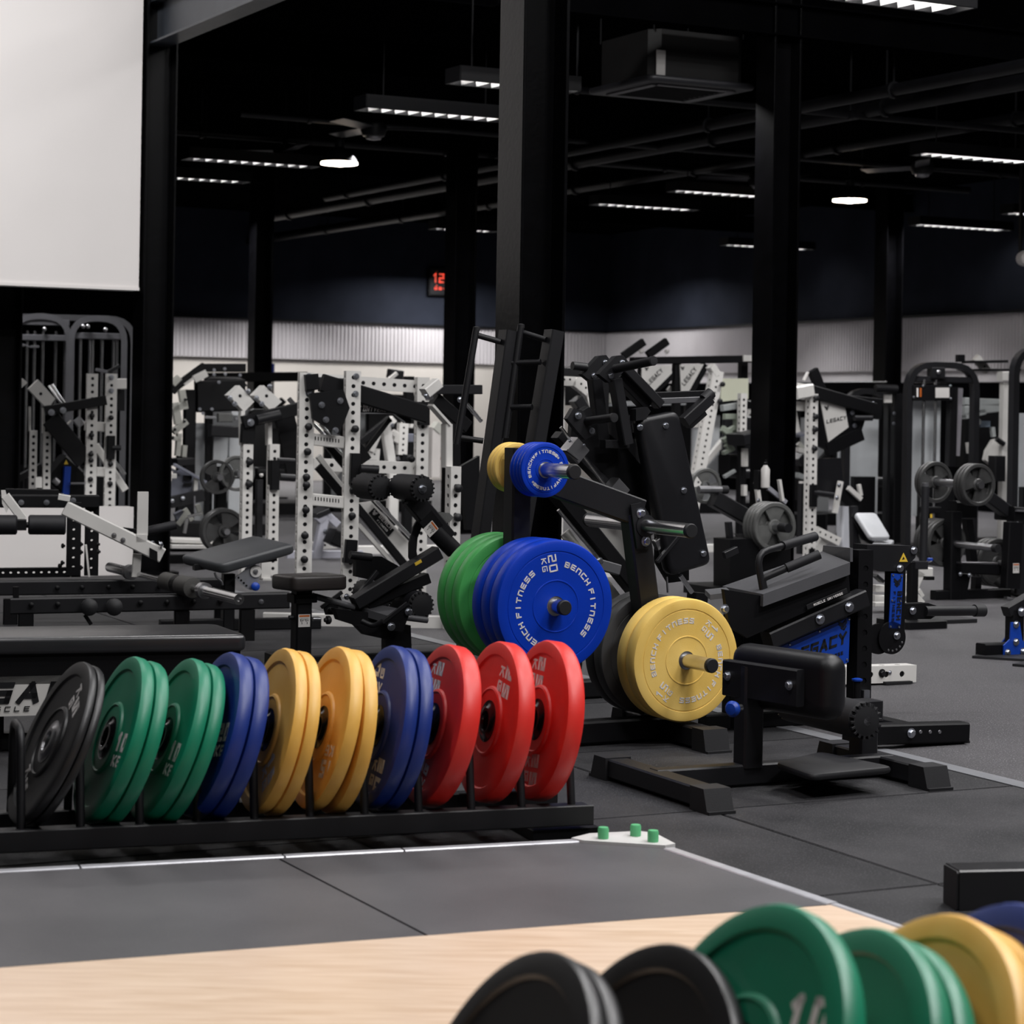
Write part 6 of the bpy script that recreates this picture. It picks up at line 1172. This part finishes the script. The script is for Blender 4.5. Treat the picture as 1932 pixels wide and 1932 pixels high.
k.bar('black_boom', (660, 850), (735, 790), 12, .06, -.1, m=BLK); k.bar('round_pad', (733, 704), (758, 708), 18, .1, 1.5, m=VINYL); k.bar('pad_tip', (734, 716), (748, 704), 8, .05, 1.45, m=WHT); k.post('pad_post', 770, 710, 900, .08, .08, 1.6, BLK, floor=True)
k = K('lilac_bent_frame', 'lilac-white low bent frame glimpsed between the centre-left rack uprights', 'gym machine', 615, 17.0, 22); f = k.f; P = k.P
LIL = mat('lilac_white_coat', (.44, .44, .50), .42, var=.1)
k.bar('bent_leg', (612, 975), (590, 1080), 16, .08, 0, m=LIL); k.bar('bent_leg', (600, 985), (612, 972), 16, .08, 0, m=LIL); k.bar('bent_leg', (612, 968), (636, 990), 14, .08, .05, m=LIL); k.bolt((614, 1003), -.06, 5); k.bar('seat_pad', (588, 972), (612, 962), 10, .3, .1, m=VINYL); k.pbar('floor_rail', (588, 1030), (634, 1026), .06, .06, .2, m=WHT, pitch=.05, r=.01, faces=(0, 2)); k.bar('pad_stack', (622, 1010), (642, 1020), 28, .2, -.2, m=BLK); k.tube('grip', (620, 1072), (622, 1090), 6, -.4, m=FOAM); k.tube('grip', (636, 1062), (628, 1084), 6, -.4, m=FOAM); k.bar('bent_leg', (634, 1062), (612, 1082), 10, .06, -.2, m=LIL)
k.put('base_beam', MB().beam(f.W(-.3, 0, .02), f.W(.3, 0, .02), .07, .04, EZ), LIL)
# arch frame and white pieces behind the ladder frame
k = K('white_arch_frame', 'white curved perforated frame between the ladder frame and hack squat levers', 'gym machine', 1090, 15.4, 24); f = k.f; P = k.P
pts = [(1050, 716), (1082, 716), (1112, 740), (1120, 770)]
for p, q in zip(pts, pts[1:]): k.pbar('arch_segment', p, q, .085, .07, 0, m=WHT, pitch=.045, r=.009)
k.bar('arch_leg', (1120, 768), (1122, 800), 16, .07, .02, m=WHT); k.bar('dark_block', (1060, 745), (1095, 745), 40, .15, .2, m=BLK); k.bar('dark_block', (1086, 752), (1100, 775), 22, .1, -.1, m=BLK2); k.post('rear_post', 1135, 700, 900, .08, .08, .4, BLK, floor=True); k.bar('black_beam', (1040, 700), (1112, 704), 16, .08, -.2, m=BLK2); k.bar('black_beam', (1035, 702), (1060, 702), 12, .08, -.1, m=BLK)
k.put('base_beam', MB().beam(f.W(-.3, 0, .03), f.W(.4, .1, .03), .07, .06, EZ), WHT); k.post('arch_post', 1052, 730, 900, .08, .07, .05, WHT, floor=True)
k = K('far_black_machine', 'far dark machine filling the gap behind the hack squat arms', 'gym machine', 1200, 21.5, 22); f = k.f; P = k.P
k.bar('body', (1140, 830), (1290, 830), 90, .3, .2, m=BLK); k.bar('grey_rail', (1140, 762), (1290, 760), 9, .1, 0, m=SHR); k.bar('grey_rail', (1150, 745), (1300, 742), 6, .1, 0, m=BLK2); k.post('post', 1160, 745, 900, .08, .08, .1, BLK, floor=True); k.post('post', 1280, 742, 900, .08, .08, .1, BLK, floor=True); k.bar('white_part', (1150, 742), (1148, 760), 10, .05, -.05, m=PALE); k.put('base', MB().box(f.W(0, .2, .1), .9, .5, .2, f.e1), BLK)
k = K('far_bench_row', 'far dark benches and white frames low behind the right column', 'gym machine', 1500, 21.0, 20); f = k.f; P = k.P
k.bar('pad', (1496, 872), (1516, 860), 14, .3, 0, m=VINYL); k.bar('white_roll', (1502, 848), (1516, 852), 9, .1, -.1, m=WHT); k.bar('white_part', (1506, 836), (1514, 846), 9, .05, -.1, m=PALE); k.bar('shelf', (1496, 822), (1518, 818), 5, .3, 0, m=SLED); k.bar('body', (1494, 850), (1516, 940), 26, .4, .3, m=BLK); k.bar('grey_wedge', (1502, 896), (1512, 900), 10, .1, -.1, m=FAB); k.put('base', MB().box(f.W(0, .2, .1), .7, .5, .2, f.e1), BLK)
k = K('blue_banner', 'narrow dark blue banner stand beside the far left column', 'banner', 515, 27); f = k.f
k.post('banner_panel', 514, 686, 720, .045, .02, 0, mat('deep_blue_cloth', (.01, .02, .14), .7, var=.2)); k.post('banner_pole', 514, 690, 900, .02, .02, .02, BLK, floor=True); k.put('banner_base', MB().box(f.W(0, 0, .01), .3, .3, .02, f.e1), BLK)
for px, Y, nm, pat in ((1580, 23.4, 'far dark frame machine behind the kite-sign upright', 0), (700, 24.5, 'far dark frame machine low behind the white bent frame', 1), (480, 23.5, 'far dark frame machine behind the twin-headed uprights', 0), (1370, 25.5, 'far dark frame machine behind the right column', 1)):
    k = K('far_frame_machine', nm, 'gym machine', px, Y, 20); f = k.f
    for a in (-.5, .5): k.put('post', MB().beam(f.W(a, 0, 0), f.W(a, 0, 1.25 if pat else 1.45), .08, .08, f.e1), BLK)
    k.put('top_beam', MB().beam(f.W(-.55, 0, 1.25 if pat else 1.42), f.W(.55, 0, 1.22 if pat else 1.45), .1, .08, EZ), BLK); k.put('back_pad', MB().rbox(f.W(.1, -.1, .75), .4, .7, .1, f.e1, EZ, .05, .03), VINYL); k.put('seat', MB().rbox(f.W(.1, -.35, .45), .45, .4, .1, f.e1, f.e2, .05, .03), VINYL); k.put('base', MB().box(f.W(0, 0, .06), 1.2, .8, .12, f.e1), BLK); k.put('brace', MB().beam(f.W(-.5, 0, .3), f.W(.3, 0, 1.2), .07, .07, f.e2), WHT if pat else BLK2); k.put('shroud', MB().box(f.W(-.25, .1, .6), .4, .03, 1.0, f.e1), SHR)
